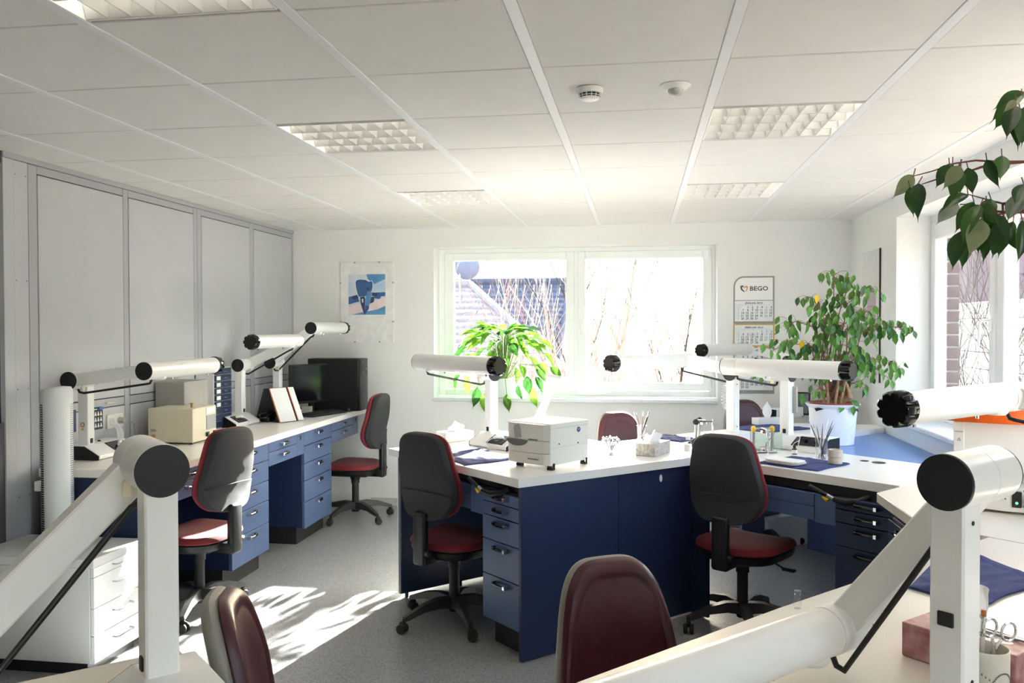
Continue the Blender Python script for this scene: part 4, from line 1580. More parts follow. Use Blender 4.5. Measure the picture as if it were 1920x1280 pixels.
articulator('steel articulator with black clamps on the island before the rear wall', (0.40, 5.43), 75, False)
articulator('steel articulator with yellow clamps on the right island desk', (0.715, 5.03), 10, True)

# glass block between the yellow-clamped columns
b = B()
b.box((0.66, 5.085, TZ), (0.82, 5.10, TZ + 0.10), 0.002)
tag(obj('glass_plate', b, glass_mat('green_glass', (0.86, 0.95, 0.90, 1), 0.15)), 'pale green glass plate standing behind the yellow-clamped articulator', 'glass')

# black-fronted control box with two knobs
t = thing('control_box', 'white control box with a black front and two knobs on the right island desk', 'device', (0.900, 5.058, TZ), -38)
b = B()
b.prism([(0.0, 0.001), (0.0, 0.032), (0.03, 0.092), (0.09, 0.092), (0.09, 0.001)], 0, 0.135, 0.003, M=frame((0, 0, 0), (0, 1, 0), (0, 0, 1)))
obj('box_body', b, M_WPLAST, t)
b = B()
Mc = frame((0.0675, 0.0135, 0.062), (1, 0, 0), (0, 0.45, 0.893))
b.box((-0.060, -0.026, -0.001), (0.060, 0.030, 0.004), 0.004, M=Mc)
cf = obj('black_front', b, M_GBLACK, t)
b = B()
for x in (-0.028, 0.028):
    b.cyl(Mc @ Vector((x, 0.006, 0.003)), Mc @ Vector((x, 0.006, 0.020)), 0.013, 0.011, 16)
obj('knob', b, M_BLACK, cf)
b = B()
b.box((0.136, 0.02, 0.0), (0.160, 0.05, 0.085), 0.002)
obj('blue_end', b, M_NAVYP, t)

# white lidded palette on the towel, plaster roll, grey strip on the lamp post, spring cord
t = thing('palette_tray', 'flat white lidded palette lying on the towel of the right island desk', 'tray', (0.72, 4.585, TZ + 0.010), -42)
oc = [(-0.035, -0.055), (0.115, -0.055), (0.135, -0.03), (0.135, 0.05), (0.115, 0.065), (-0.05, 0.065), (-0.075, 0.05), (-0.075, -0.02)]
b = B()
b.prism(oc, 0.002, 0.014, 0.002)
obj('tray_base', b, mat('grey_tray', (170, 172, 176), 0.35), t)
b = B()
b.prism([(x * 0.96, y * 0.94) for x, y in oc], 0.0145, 0.021, 0.002)
obj('tray_lid', b, M_WPLAST, t)
b = B()
for k in range(14):
    b.box((-0.06 + k * 0.012, 0.075, 0.0), (-0.052 + k * 0.012, 0.083, 0.008), 0.001)
obj('edge_comb', b, M_CREAM, t)
t = thing('plaster_roll', 'short beige plaster roll standing on the corner of the towel', 'roll', (1.007, 4.592, TZ + 0.011), 0)
b = B()
b.lathe([(0, 0.0), (0.035, 0.0), (0.036, 0.003), (0.036, 0.030), (0.034, 0.033)], 26)
b.lathe([(0.034, 0.033), (0.0385, 0.036), (0.0375, 0.068), (0.036, 0.072), (0.024, 0.072), (0.022, 0.066), (0, 0.066)], 26)
obj('roll_body', b, M_PLAST, t)
t = thing('shade_strip', 'grey toothed strip hung on the post of the right island lamp', 'strip', (0.853, 5.245, TZ), 141)
b = B()
b.box((-0.066, -0.052, 0.205), (-0.020, -0.034, 0.365), 0.004)
obj('strip_body', b, M_GREYBOX, t)
b = B()
for k in range(16):
    b.box((-0.012, -0.050, 0.212 + k * 0.0092), (-0.019, -0.036, 0.217 + k * 0.0092), 0.001)
obj('strip_teeth', b, M_CREAM, t)['kind'] = 'stuff'
t = thing('spring_cord', 'coiled clear cord on the post of the island lamp before the window', 'cord', (0.548, 5.315, TZ), 50)
b = B()
pts = []
for k in range(150):
    a = k * 0.55
    q = k / 149.0
    ang = -0.4 + 3.6 * q
    cx, cz = -0.075 - 0.045 * sin(ang), 0.30 - 0.075 * cos(ang)
    pts.append((cx + 0.010 * cos(a), -0.03 + 0.010 * sin(a), cz))
b.tube(pts, 0.0015, 5)
obj('cord_coil', b, M_WPLAST, t)

# tablet / photo frame and cable behind the ficus pot
t = thing('leaning_frame', 'small dark-framed screen leaning at the rear wall left of the ficus pot', 'screen', (1.30, 7.17, TZ), -20)
b = B()
Ml = frame((0, 0, 0.0), (1, 0, 0), (0, 0.28, 0.96))
b.box((-0.07, 0, 0), (0.07, 0.19, 0.014), 0.003, M=Ml)
obj('screen_frame', b, M_BLACK, t)
b = B()
b.box((-0.058, 0.014, 0.0135), (0.058, 0.176, 0.0155), M=Ml)
obj('display', b, mat('grey_display', (120, 130, 140), 0.2), t)
t = thing('black_speaker', 'black slim box standing behind the ficus stems', 'speaker', (1.52, 6.95, TZ), -10)
b = B()
b.box((-0.06, -0.04, 0.0), (0.06, 0.05, 0.30), 0.006)
obj('speaker_box', b, M_BLACK, t)
b = B()
b.tube([(0.06, 0.0, 0.12), (0.12, -0.02, 0.13), (0.155, -0.05, 0.06), (0.15, -0.08, 0.004)], 0.004, 8)
obj('cord', b, M_BLACK, t)

# ---------------------------------------------------------------- left bench things
# tower fan on the white cabinet
t = thing('tower_fan', 'tall white tower fan with slotted sides on the white cabinet', 'fan', (-2.86, 3.80, 0.548), 0)
n = 28
def oval(rx, ry, zz, tt):
    return [tt.verts.new((rx * cos(2 * pi * k / n), ry * sin(2 * pi * k / n), zz)) for k in range(n)]
tt = bmesh.new()
prof = [(0.082, 0.075, 0.0), (0.085, 0.078, 0.015), (0.072, 0.068, 0.03), (0.072, 0.070, 0.40), (0.074, 0.072, 0.72), (0.074, 0.071, 0.755), (0.066, 0.064, 0.775), (0.03, 0.03, 0.782)]
rg = [oval(a_, c_, z_, tt) for a_, c_, z_ in prof]
for a_, c_ in zip(rg, rg[1:]):
    for k in range(n):
        tt.faces.new((a_[k], a_[(k + 1) % n], c_[(k + 1) % n], c_[k]))
tt.faces.new(rg[0][::-1])
tt.faces.new(rg[-1])
for v in tt.verts:                                          # slanted top, higher towards the wall
    if v.co.z > 0.74:
        v.co.z += 0.12 * v.co.x - 0.006
b = B()
b._add(tt)
obj('fan_body', b, M_WPLAST, t)
b = B()
for ang, w in ((-122, 0.024), ):
    for k in range(56):
        z = 0.07 + k * 0.0112
        a = radians(ang)
        b.box((-0.004, -w / 2, z), (0.002, w / 2, z + 0.0055), M=Matrix.Rotation(a, 4, 'Z') @ Matrix.Translation((0.0705, 0, 0)))
obj('intake_slots', b, M_DARK, t)['kind'] = 'stuff'
b = B()
for col in range(4):
    a = radians(2 + col * 8)
    for k in range(58):
        z = 0.07 + k * 0.0108
        b.box((-0.003, -0.0025, z), (0.0018, 0.0025, z + 0.007), M=Matrix.Rotation(a, 4, 'Z') @ Matrix.Translation((0.0718, 0, 0)))
obj('outlet_slots', b, mat('shaded_slots', (168, 170, 172), 0.6), t)['kind'] = 'stuff'
b = B()
b.tube([(-0.06, -0.03, 0.05), (-0.10, -0.06, 0.01), (-0.03, -0.19, 0.004), (0.05, -0.20, 0.004), (0.06, -0.16, 0.004), (0.0, -0.12, 0.004), (-0.08, -0.09, 0.02)], 0.0035, 8)
obj('cord', b, M_WPLAST, t)
b = B()
b.box((-0.10, -0.04, 0.26), (-0.07, -0.01, 0.31), 0.004)
obj('cord_clip', b, M_WPLAST, t)

# tooth chart, note strip and sockets on the left wall
t = thing('tooth_chart', 'small dark chart with rows of white teeth on the left wall', 'poster', (XL + 0.0075, 4.463, 1.021), 90)
b = B()
b.box((0, -0.0015, 0), (0.108, 0.0, 0.131))
obj('chart_sheet', b, mat('chart_dark', (44, 48, 56), 0.5), t)
b = B()
for r in range(3):
    for c in range(4):
        x, z = 0.016 + c * 0.025, 0.012 + r * 0.034
        b.prism([(x - 0.007, z), (x + 0.007, z), (x + 0.0085, z + 0.006), (x + 0.005, z + 0.014), (x + 0.003, z + 0.024), (x - 0.003, z + 0.024), (x - 0.005, z + 0.014), (x - 0.0085, z + 0.006)], 0.0017, 0.0022, M=frame((0, 0, 0), (1, 0, 0), (0, 0, 1)))
obj('printed_teeth', b, M_PAPER, t)
b = B()
b.box((0.078, -0.0022, 0.112), (0.108, -0.0017, 0.131))
b.m(1)
b.box((0.02, -0.0022, 0.116), (0.055, -0.0017, 0.121))
obj('printed_corner', b, [mat('chart_blue', (60, 120, 200), 0.5), M_PAPER], t)
b = B()
b.box((XL + 0.0065, 4.300, 1.03), (XL + 0.008, 4.334, 1.155))
tag(obj('note_strip', b, mat('note_blue', (60, 76, 120), 0.6)), 'narrow dark blue strip on the left wall behind the lamp post', 'notice')
b = B()
b.box((XL + 0.004, 4.60, 1.163), (XL + 0.02, 4.68, 1.172), 0.002)
tag(obj('wall_clip', b, M_CREAM), 'short white clip rail on the left wall above the sockets', 'clip')
t = thing('wall_socket', 'double white wall socket on the left wall with a plug in the right one', 'socket', (XL + 0.006, 4.605, 1.010), 90)
b = B()
b.box((0, -0.010, 0), (0.158, 0.0, 0.086), 0.004)
obj('cover_plate', b, mat('socket_white', (234, 232, 224), 0.35), t)
b = B()
for x in (0.042, 0.116):
    b.lathe([(0.024, 0.012), (0.024, 0.0105), (0.022, 0.0105), (0.021, 0.002), (0, 0.002)], 24, M=frame((x, 0, 0.043), (1, 0, 0), (0, 0, 1)))
obj('socket_well', b, mat('socket_shade', (212, 210, 204), 0.5), t)
b = B()
b.cyl((0.116, -0.008, 0.043), (0.116, -0.045, 0.043), 0.019, 0.016, 18)
b.tube([(0.116, -0.04, 0.043), (0.15, -0.05, 0.04), (0.20, -0.05, 0.02), (0.235, -0.045, -0.05), (0.215, -0.05, -0.115)], 0.004, 8)
obj('plug', b, mat('grey_plug', (188, 188, 184), 0.5), t)

# cream burn-out furnace
t = thing('tabletop_furnace', 'cream metal furnace box with a grey window and two buttons on the left bench', 'machine', (-2.735, 4.862, TZ), 90)
b = B()
b.box((0, 0, 0.012), (0.295, 0.30, 0.222), 0.004)
obj('housing', b, M_CREAM, t)
b = B()
b.box((0.165, -0.004, 0.075), (0.285, 0.0, 0.165), 0.001)
obj('display_window', b, mat('window_grey', (168, 170, 170), 0.35), t)
b = B()
b.box((0.165, -0.003, 0.178), (0.27, 0.0, 0.212))
obj('paper_label', b, M_PAPER, t)
for x, m_ in ((0.175, mat('green_button', (70, 120, 60), 0.4)), (0.265, mat('orange_button', (236, 150, 50), 0.4))):
    b = B()
    b.box((x - 0.017, -0.010, 0.032), (x + 0.017, 0.0, 0.060), 0.003)
    b.m(1)
    b.box((x - 0.010, -0.0135, 0.036), (x + 0.010, -0.010, 0.056), 0.002)
    obj('button', b, [M_BLACK, m_], t)
b = B()
b.cyl((0.10, 0.06, 0.222), (0.10, 0.06, 0.243), 0.008, n=12)
b.lathe([(0, 0), (0.013, 0.003), (0.013, 0.008), (0, 0.012)], 14, M=Matrix.Translation((0.10, 0.06, 0.242)))
obj('vent_knob', b, mat('brass', (190, 150, 80), 0.3, 0.9), t)
b = B()
for x in (0.02, 0.275):
    for y in (0.02, 0.28):
        b.cyl((x, y, 0), (x, y, 0.013), 0.008, n=10)
obj('foot', b, M_BLACK, t)
b = B()
b.lathe([(0.013, 0), (0.013, 0.0008), (0, 0.0008)], 18, M=frame((0, 0.262, 0.05), (0, -1, 0), (0, 0, 1)))
b.m(1)
b.box((-0.0008, 0.245, 0.078), (0.0, 0.28, 0.093))
obj('inspection_sticker', b, [mat('sticker_orange2', (206, 150, 90), 0.5), M_GREYBOX], t)

# tall grey box and blue chest of small drawers
t = thing('grey_storage_box', 'tall plain grey box behind the cream furnace', 'box', (-2.925, 5.10, TZ), 90)
b = B()
b.box((0, 0, 0.001), (0.30, 0.205, 0.36), 0.003)
obj('box_body', b, M_GREYBOX, t)
b = B()
b.box((-0.001, -0.001, 0.355), (0.301, 0.206, 0.372), 0.003)
obj('box_lid', b, M_GREYBOX, t)
t = thing('drawer_chest', 'tabletop chest of small blue drawers with white labels on the left bench', 'drawer chest', (-2.985, 5.62, TZ), 90)
H_, W_ = 0.440, 0.245
b = B()
b.box((0, 0.012, 0.0), (W_, 0.15, H_), 0.002)
obj('carcass', b, M_WPLAST, t)
n_ = 9
for k in range(n_):
    z0 = 0.008 + k * (H_ - 0.012) / n_
    z1 = z0 + (H_ - 0.012) / n_ - 0.004
    b = B()
    b.box((0.006, 0.0, z0), (W_ - 0.006, 0.013, z1), 0.0015)
    dr = obj('drawer', b, M_BLUED, t)
    b = B()
    b.box((W_ * 0.46, -0.012, (z0 + z1) / 2 - 0.006), (W_ * 0.64, 0.0, (z0 + z1) / 2 + 0.005), 0.002)
    obj('pull', b, M_BLUE, dr)
    if k >= 3 and k < 8:
        b = B()
        b.box((0.02, -0.0012, z0 + 0.008), (0.075, 0.0, z1 - 0.008))
        obj('paper_label', b, M_PAPER, dr)

# router-like slanted case, cables
t = thing('slanted_case', 'slanted white and black case with orange edges beside the monitor', 'device', (-2.705, 6.07, TZ), 62)
pr = [(0.0, 0.001), (0.13, 0.255), (0.20, 0.255), (0.30, 0.001)]
Mw = frame((0, 0, 0), (0, 1, 0), (0, 0, 1))
b = B()
b.prism(pr, 0.004, 0.205, 0.003, M=Mw)
obj('black_body', b, M_GBLACK, t)
b = B()
Ms = frame((0.0, -0.006, 0.0), (1, 0, 0), (0, 0.455, 0.890))
b.box((0.0, 0.004, 0.0), (0.152, 0.285, 0.008), 0.001, M=Ms)
b.box((0.172, 0.004, 0.0), (0.224, 0.285, 0.008), 0.001, M=Ms)
obj('white_plate', b, M_WPLAST, t)
b = B()
for x in (-0.003, 0.169):
    b.box((x, 0.004, -0.004), (x + 0.003, 0.285, 0.007), M=Ms)
obj('orange_edge', b, mat('orange_edge', (220, 120, 60), 0.5), t)
t = thing('cable_heap', 'tangle of black cables on the left bench before the slanted case', 'cable', (-2.85, 6.16, TZ), 0)
b = B()
rr = random.Random(5)
for k in range(7):
    pts = []
    c0 = Vector((rr.uniform(-0.04, 0.04), rr.uniform(-0.07, 0.07), 0.015))
    for q in range(14):
        a = q * 0.7 + k
        pts.append(c0 + Vector((0.05 * cos(a) * rr.uniform(0.6, 1.1), 0.07 * sin(a) * rr.uniform(0.6, 1.1), 0.012 + 0.045 * abs(sin(a * 0.7 + k)))))
    b.tube(pts, 0.0045, 6)
b.box((-0.03, -0.05, 0.0), (0.04, 0.03, 0.035), 0.006)
obj('cable_tangle', b, M_BLACK, t)

# monitor, computer tower, keyboard, mouse, small card
t = thing('monitor', 'black flat monitor on the left bench, angled towards the corner chair', 'monitor', (-2.76, 6.86, TZ), 62)
b = B()
b.box((-0.24, -0.018, 0.085), (0.24, 0.018, 0.415), 0.005)
obj('bezel', b, M_BLACK, t)
b = B()
b.box((-0.226, -0.0195, 0.105), (0.226, -0.0175, 0.402))
obj('screen', b, M_SCREEN, t)
b = B()
b.box((-0.02, 0.0, 0.01), (0.02, 0.03, 0.10), 0.004)
b.prism([(0.11 * cos(a * pi / 10), 0.08 * sin(a * pi / 10)) for a in range(20)], 0.0, 0.012, 0.003)
obj('stand', b, M_BLACK, t)
t = thing('computer_tower', 'black computer tower at the rear end of the left bench', 'computer', (-2.385, 6.99, TZ), 90)
b = B()
b.box((0.0, 0.012, 0.004), (0.20, 0.47, 0.455), 0.006)
obj('case_body', b, M_BLACK, t)
b = B()
b.box((0.0, -0.008, 0.004), (0.20, 0.012, 0.455), 0.008, seg=2)
fr_ = obj('case_front', b, mat('grey_case_front', (46, 47, 50), 0.4), t)
b = B()
for z in (0.33, 0.375, 0.42):
    b.box((0.02, -0.0105, z - 0.017), (0.18, -0.008, z + 0.017), 0.002)
obj('drive_bay', b, M_GBLACK, fr_)
b = B()
b.box((0.12, -0.0118, 0.362), (0.16, -0.0102, 0.368))
obj('silver_badge', b, M_CHROME, fr_)
t = thing('keyboard', 'black keyboard in front of the monitor', 'keyboard', (-2.60, 6.70, TZ), 72)
b = B()
b.prism([(-0.07, 0.0), (0.07, 0.0), (0.07, 0.022), (-0.07, 0.014)], -0.22, 0.22, 0.003, M=frame((0, 0, 0), (0, 1, 0), (0, 0, 1)))
obj('key_deck', b, M_BLACK, t)
b = B()
for r in range(5):
    for k in range(16):
        x = -0.20 + k * 0.0255
        y = -0.052 + r * 0.023
        z = 0.018 + 0.057 * (y + 0.07) / 1.0
        b.box((x, y, z - 0.004), (x + 0.021, y + 0.019, z + 0.004), 0.001)
obj('keys', b, M_RUBBER, t)['kind'] = 'stuff'
t = thing('mouse', 'small black mouse right of the keyboard', 'mouse', (-2.505, 6.98, TZ), 75)
b = B()
b.pad(smooth_outline([(-0.028, -0.05), (0.028, -0.05), (0.032, 0.02), (0.02, 0.055), (-0.02, 0.055), (-0.032, 0.02)], 1), lambda x, y, h: (x, y, 0.008 + h), 0.026, 0.007)
obj('mouse_body', b, M_BLACK, t)
b = B()
b.box((-2.79, 6.70, TZ + 0.001), (-2.72, 6.76, TZ + 0.065), 0.001, M=None)
tag(obj('note_block', b, M_GREYBOX), 'small pale note block under the monitor', 'paper')

# ---------------------------------------------------------------- right bench: orange milling machine
t = thing('milling_machine', 'white and orange dental machine with a bowed base on the right wall bench', 'machine', (1.245, 3.60, TZ), -22)
b = B()
bow = [(-0.01, 0.10), (-0.01, 0.0)] + [(-0.01 + 0.44 * k / 12, -0.055 * sin(pi * k / 12)) for k in range(1, 12)] + [(0.43, 0.0), (0.43, 0.27), (-0.01, 0.27)]
b.prism(bow, 0.012, 0.105, 0.004)
ba = obj('bowed_base', b, M_MACH, t)
b = B()
b.box((0.20, -0.062, 0.030), (0.232, -0.040, 0.092), 0.003)
sw = obj('rocker_switch', b, M_BLACK, ba)
b = B()
b.lathe([(0.005, 0), (0.004, 0.003), (0, 0.0035)], 10, M=frame((0.216, -0.0615, 0.048), (1, 0, 0), (0, 0, 1)))
obj('green_light', b, emit_mat('green_led', (60, 230, 140), 1.5), ba)
b = B()
b.box((0.250, -0.095, 0.045), (0.325, -0.045, 0.085), 0.008)
b.tube([(0.325, -0.075, 0.065), (0.40, -0.085, 0.062), (0.50, -0.06, 0.03)], 0.008, 8)
b.m(1)
b.cyl((0.30, -0.096, 0.065), (0.30, -0.0935, 0.065), 0.007, n=12)
obj('mains_plug', b, [M_BLACK, M_STEEL], ba)
b = B()
for x, z in ((0.165, 0.060), (0.178, 0.060), (0.178, 0.074), (0.24, 0.035), (0.24, 0.095)):
    b.cyl((x, -0.053, z), (x, -0.0575, z), 0.0028, n=8)
obj('screw', b, M_RUBBER, ba)
b = B()
for x, y in ((0.03, 0.02), (0.36, -0.015), (0.40, 0.24), (0.03, 0.24)):
    b.cyl((x, y, 0), (x, y, 0.014), 0.018, n=14)
obj('foot', b, M_BLACK, t)
b = B()
b.box((0.0, 0.06, 0.105), (0.33, 0.26, 0.135), 0.004)
obj('neck', b, mat('machine_grey', (196, 196, 192), 0.45), t)
b = B()
b.box((0.0, 0.02, 0.150), (0.31, 0.26, 0.343), 0.003)
bd = obj('white_body', b, M_MACH, t)
b = B()
b.box((-0.004, 0.015, 0.150), (0.034, 0.024, 0.342), 0.002)
b.m(1)
tri = [(-0.007, 0.0), (0.007, 0.0), (0.0, 0.014)]
b.prism(tri, 0.0, 0.0007, M=frame((0.016, 0.0148, 0.265), (1, 0, 0), (0, 0, 1)))
b.m(0)
b.prism([(-0.0035, 0.002), (0.0035, 0.002), (0.0, 0.009)], 0.0007, 0.0012, M=frame((0.016, 0.0148, 0.265), (1, 0, 0), (0, 0, 1)))
b.m(1)
for k in range(7):
    b.box((0.001 + k * 0.0042, 0.0143, 0.300), (0.004 + k * 0.0042, 0.0150, 0.304))
obj('corner_post', b, [M_MACH, mat('grey_print2', (130, 130, 130), 0.6)], bd)
b = B()
b.box((0.312, 0.005, 0.150), (0.318, 0.06, 0.343))
obj('black_gap', b, M_BLACK, bd)
b = B()
b.box((0.320, -0.02, 0.140), (0.385, 0.24, 0.343), 0.010, seg=2)
obj('side_door', b, M_MACH, t)
b = B()
top = [(-0.035, 0.05), (-0.03, 0.01)] + [(-0.03 + 0.40 * k / 10, 0.01 - 0.05 * sin(pi * k / 10)) for k in range(1, 10)] + [(0.40, 0.0), (0.40, 0.27), (-0.035, 0.27)]
b.prism(top, 0.345, 0.425, 0.004)
obj('orange_top', b, M_ORANGE, t)
b = B()
b.box((0.388, 0.0, 0.105), (0.43, 0.27, 0.425), 0.006)
obj('orange_column', b, M_ORANGE, t)

# ---------------------------------------------------------------- cup with scissors
t = thing('pencil_cup', 'white ceramic cup with printed letters holding scissors and a brush', 'cup', (0.670, 1.760, TZ), 20)
b = B()
b.lathe([(0, 0.001), (0.036, 0.001), (0.040, 0.006), (0.041, 0.095), (0.0385, 0.097), (0.037, 0.092), (0.036, 0.008), (0, 0.008)], 30)
obj('cup_body', b, mat('cup_glaze', (226, 222, 210), 0.3), t)
b = B()
for k in range(7):                                         # worn, unreadable print: short marks in two slanting runs
    for a in (radians(-150 + k * 9), radians(-20 - k * 5)):
        b.box((-0.0018, -0.0012, -0.0004), (0.0018, 0.0012, 0.0004), M=Matrix.Rotation(a, 4, 'Z') @ Matrix.Translation((0.0413, 0, 0.060 - 0.004 * k)) @ Matrix.Rotation(pi / 2, 4, 'Y'))
for k in range(22):
    a0 = pi * k / 21
    b.box((-0.0012, -0.0018, -0.0004), (0.0012, 0.0018, 0.0004), M=Matrix.Rotation(radians(-85) + 0.55 * cos(a0), 4, 'Z') @ Matrix.Translation((0.0413, 0, 0.030 + 0.030 * sin(a0))) @ Matrix.Rotation(pi / 2, 4, 'Y'))
obj('printed_letters', b, mat('print_grey', (120, 118, 112), 0.6), t)


def scissors(label, x, y, z, rz, lean):
    s_ = thing('scissors', label, 'scissors', (x, y, z), rz, 'scissors in the cup')
    Mx = Matrix.Rotation(radians(lean), 4, 'Y')
    for sg in (-1, 1):
        b = B()
        b.tube([Mx @ Vector(p) for p in ((sg * -0.004, 0.001 * sg, -0.075), (0, 0.001 * sg, 0.0), (sg * 0.010, 0.001 * sg, 0.026))], [0.0012, 0.0045, 0.0032], 8)
        ring = [Mx @ Vector((sg * 0.020 + 0.014 * cos(a * pi / 8), 0.001 * sg, 0.044 + 0.018 * sin(a * pi / 8))) for a in range(17)]
        b.tube(ring, 0.0027, 8)
        obj('scissor_half', b, M_CHROME, s_)
    return s_


scissors('chrome scissors leaning left in the white cup', 0.655, 1.768, TZ + 0.088, 40, -12)
scissors('chrome scissors leaning right in the white cup', 0.682, 1.757, TZ + 0.090, 10, 14)
t = thing('paint_brush', 'clear-handled brush with orange bristles standing in the cup', 'brush', (0.664, 1.776, TZ + 0.012), 0)
b = B()
b.tube([(0, -0.01, 0), (0.006, 0.002, 0.10)], [0.0028, 0.0042], 10)
obj('brush_handle', b, M_WPLAST, t)
b = B()
b.tube([(0.006, 0.002, 0.10), (0.0085, 0.006, 0.138)], [0.0042, 0.0046], 10)
obj('ferrule', b, M_CHROME, t)
b = B()
b.tube([(0.0085, 0.006, 0.138), (0.0093, 0.0075, 0.150)], [0.0046, 0.0044], 10)
obj('bristles', b, mat('bristle_orange', (206, 130, 66), 0.8), t)
t = thing('tweezers', 'steel tweezers lying across the red tissue box', 'tweezers', (0.74, 1.90, TZ + 0.076), 130)
b = B()
for sg in (-1, 1):
    b.tube([(-0.06, 0, 0.003), (0.0, sg * 0.008, 0.003), (0.075, sg * 0.001, 0.003)], [0.003, 0.0025, 0.001], 6)
obj('tweezer_arms', b, M_STEEL, t)

# ---------------------------------------------------------------- pictures and calendar
Y_ = YB - 0.001
t = thing('framed_picture', 'frameless glass-fronted picture of a blue tooth aeroplane on the rear wall', 'picture', (-2.69, Y_, 1.482), 0)
b = B()
b.box((0, -0.012, 0), (0.496, 0.0, 0.722), 0.001)
obj('mount_board', b, mat('mount_white', (246, 246, 244), 0.5), t)
b = B()
PW, PH, px0, pz0 = 0.345, 0.365, 0.076, 0.248
pm = [mat('print_sky', (226, 224, 230), 0.5, rgb2=(176, 208, 232), vscale=9), mat('print_blue', (52, 104, 160), 0.5, rgb2=(38, 78, 136), vscale=14), mat('print_navy', (46, 58, 108), 0.5),
      mat('print_cyan', (96, 164, 212), 0.5, rgb2=(70, 130, 190), vscale=14), mat('print_pink', (244, 228, 226), 0.5), mat('print_white', (240, 240, 240), 0.5)]


def P2(pts):                                                # picture coordinates 0..470 x, 0..490 y (down)
    return [(px0 + x / 470 * PW, pz0 + PH - y / 490 * PH) for x, y in pts]


def flat(b, pts, k, mi):
    b.m(mi)
    b.prism(P2(pts), 0.0121 + k * 0.0003, 0.0124 + k * 0.0003, M=frame((0, 0, 0), (1, 0, 0), (0, 0, 1)))


flat(b, [(0, 0), (470, 0), (470, 490), (0, 490)], 0, 0)
flat(b, [(230, 0), (470, 0), (470, 60), (330, 120), (250, 60)], 1, 3)
flat(b, [(0, 395), (180, 350), (470, 290), (470, 400), (250, 450), (60, 485), (0, 470)], 1, 4)
flat(b, [(40, 490), (200, 455), (360, 430), (470, 385), (470, 490)], 2, 3)
flat(b, [(0, 275), (110, 250), (140, 330), (0, 365)], 2, 1)
flat(b, [(45, 265), (110, 248), (130, 285), (90, 305), (55, 300)], 3, 2)
flat(b, [(310, 225), (470, 218), (470, 265), (420, 270), (400, 300), (340, 295)], 2, 1)
flat(b, [(300, 220), (375, 228), (360, 268), (300, 265)], 3, 2)
flat(b, [(85, 90), (100, 65), (150, 55), (230, 62), (265, 85), (300, 75), (318, 100), (316, 160), (300, 215), (280, 260), (190, 275), (130, 280), (105, 220), (88, 150)], 4, 5)
flat(b, [(92, 95), (105, 72), (150, 62), (225, 70), (260, 92), (298, 83), (310, 105), (308, 160), (292, 215), (272, 255), (190, 268), (132, 272), (112, 218), (96, 150)], 5, 1)
flat(b, [(150, 275), (205, 268), (215, 300), (210, 400), (215, 470), (205, 490), (180, 430), (155, 350)], 6, 2)
flat(b, [(240, 210), (290, 200), (300, 240), (280, 330), (260, 380), (235, 390), (215, 360), (222, 290)], 7, 3)
flat(b, [(215, 370), (265, 370), (260, 420), (225, 470), (210, 488)], 6, 1)
flat(b, [(285, 275), (335, 272), (325, 335), (275, 360)], 6, 2)
flat(b, [(168, 300), (190, 295), (192, 335), (178, 350)], 8, 5)
flat(b, [(228, 160), (262, 155), (265, 195), (240, 200)], 8, 2)
obj('printed_artwork', b, pm, t, smooth=0)
b = B()
b.box((0, -0.0185, 0), (0.496, -0.0165, 0.722))
gl_ = obj('glass_front', b, glass_mat('picture_glass', (1, 1, 1, 1), 0.06), t, smooth=0)
b = B()
for x in (0.13, 0.36):
    for z in (-0.003, 0.713):
        b.box((x, -0.0205, z), (x + 0.012, 0.0, z + 0.012))
for z in (0.18, 0.53):
    for x in (-0.003, 0.487):
        b.box((x, -0.0205, z), (x + 0.012, 0.0, z + 0.012))
obj('clip', b, M_STEEL, t)

t = thing('framed_picture', 'glass picture with a pink print on the right wall behind the ficus', 'picture', (XR, 6.965, 1.20), -90)
b = B()
b.box((0, -0.008, 0), (0.465, -0.001, 0.985), 0.001)
obj('mount_board', b, mat('mount_white', (246, 246, 244), 0.5), t)
b = B()
b.prism([(0.12, 0.30), (0.36, 0.30), (0.36, 0.68), (0.24, 0.71), (0.12, 0.68)], 0.0081, 0.0085, M=frame((0, 0, 0), (1, 0, 0), (0, 0, 1)))
obj('printed_artwork', b, mat('print_mauve', (206, 178, 190), 0.5, rgb2=(186, 150, 170), vscale=10), t)
b = B()
b.box((0, -0.0125, 0), (0.465, -0.0105, 0.985))
obj('glass_front', b, glass_mat('picture_glass', (1, 1, 1, 1), 0.06), t, smooth=0)
b = B()
b.box((0.462, -0.0125, 0), (0.468, -0.001, 0.985))
obj('dark_edge', b, mat('dark_brown_edge', (58, 40, 32), 0.6), t)

# calendar: hanging from z 1.046 to 2.04, x 0.787 to 1.122
t = thing('wall_calendar', 'grey three-month wall calendar with a gold-framed current month on the rear wall', 'calendar', (0.787, Y_, 1.046), 0)
CW, CHH = 0.336, 0.994
M_CGREY = mat('calendar_grey', (148, 150, 152), 0.5)
M_CGOLD = mat('calendar_gold', (214, 172, 92), 0.5)
M_CPAPER = mat('calendar_paper', (236, 238, 242), 0.6)
M_INK = mat('ink_grey', (74, 76, 82), 0.6)
M_INKL = mat('ink_pale', (160, 164, 170), 0.6)
M_INKG = mat('ink_gold', (226, 160, 50), 0.6)
b = B()
R_c = 0.085
arc = [(R_c - R_c * cos(a * pi / 16), CHH - R_c + R_c * sin(a * pi / 16)) for a in range(9)]
b.prism([(0, 0), (CW, 0), (CW, CHH)] + arc[::-1], 0.0, 0.004, M=frame((0, 0, 0), (1, 0, 0), (0, 0, 1)))
obj('backing_board', b, M_CGREY, t)
b = B()
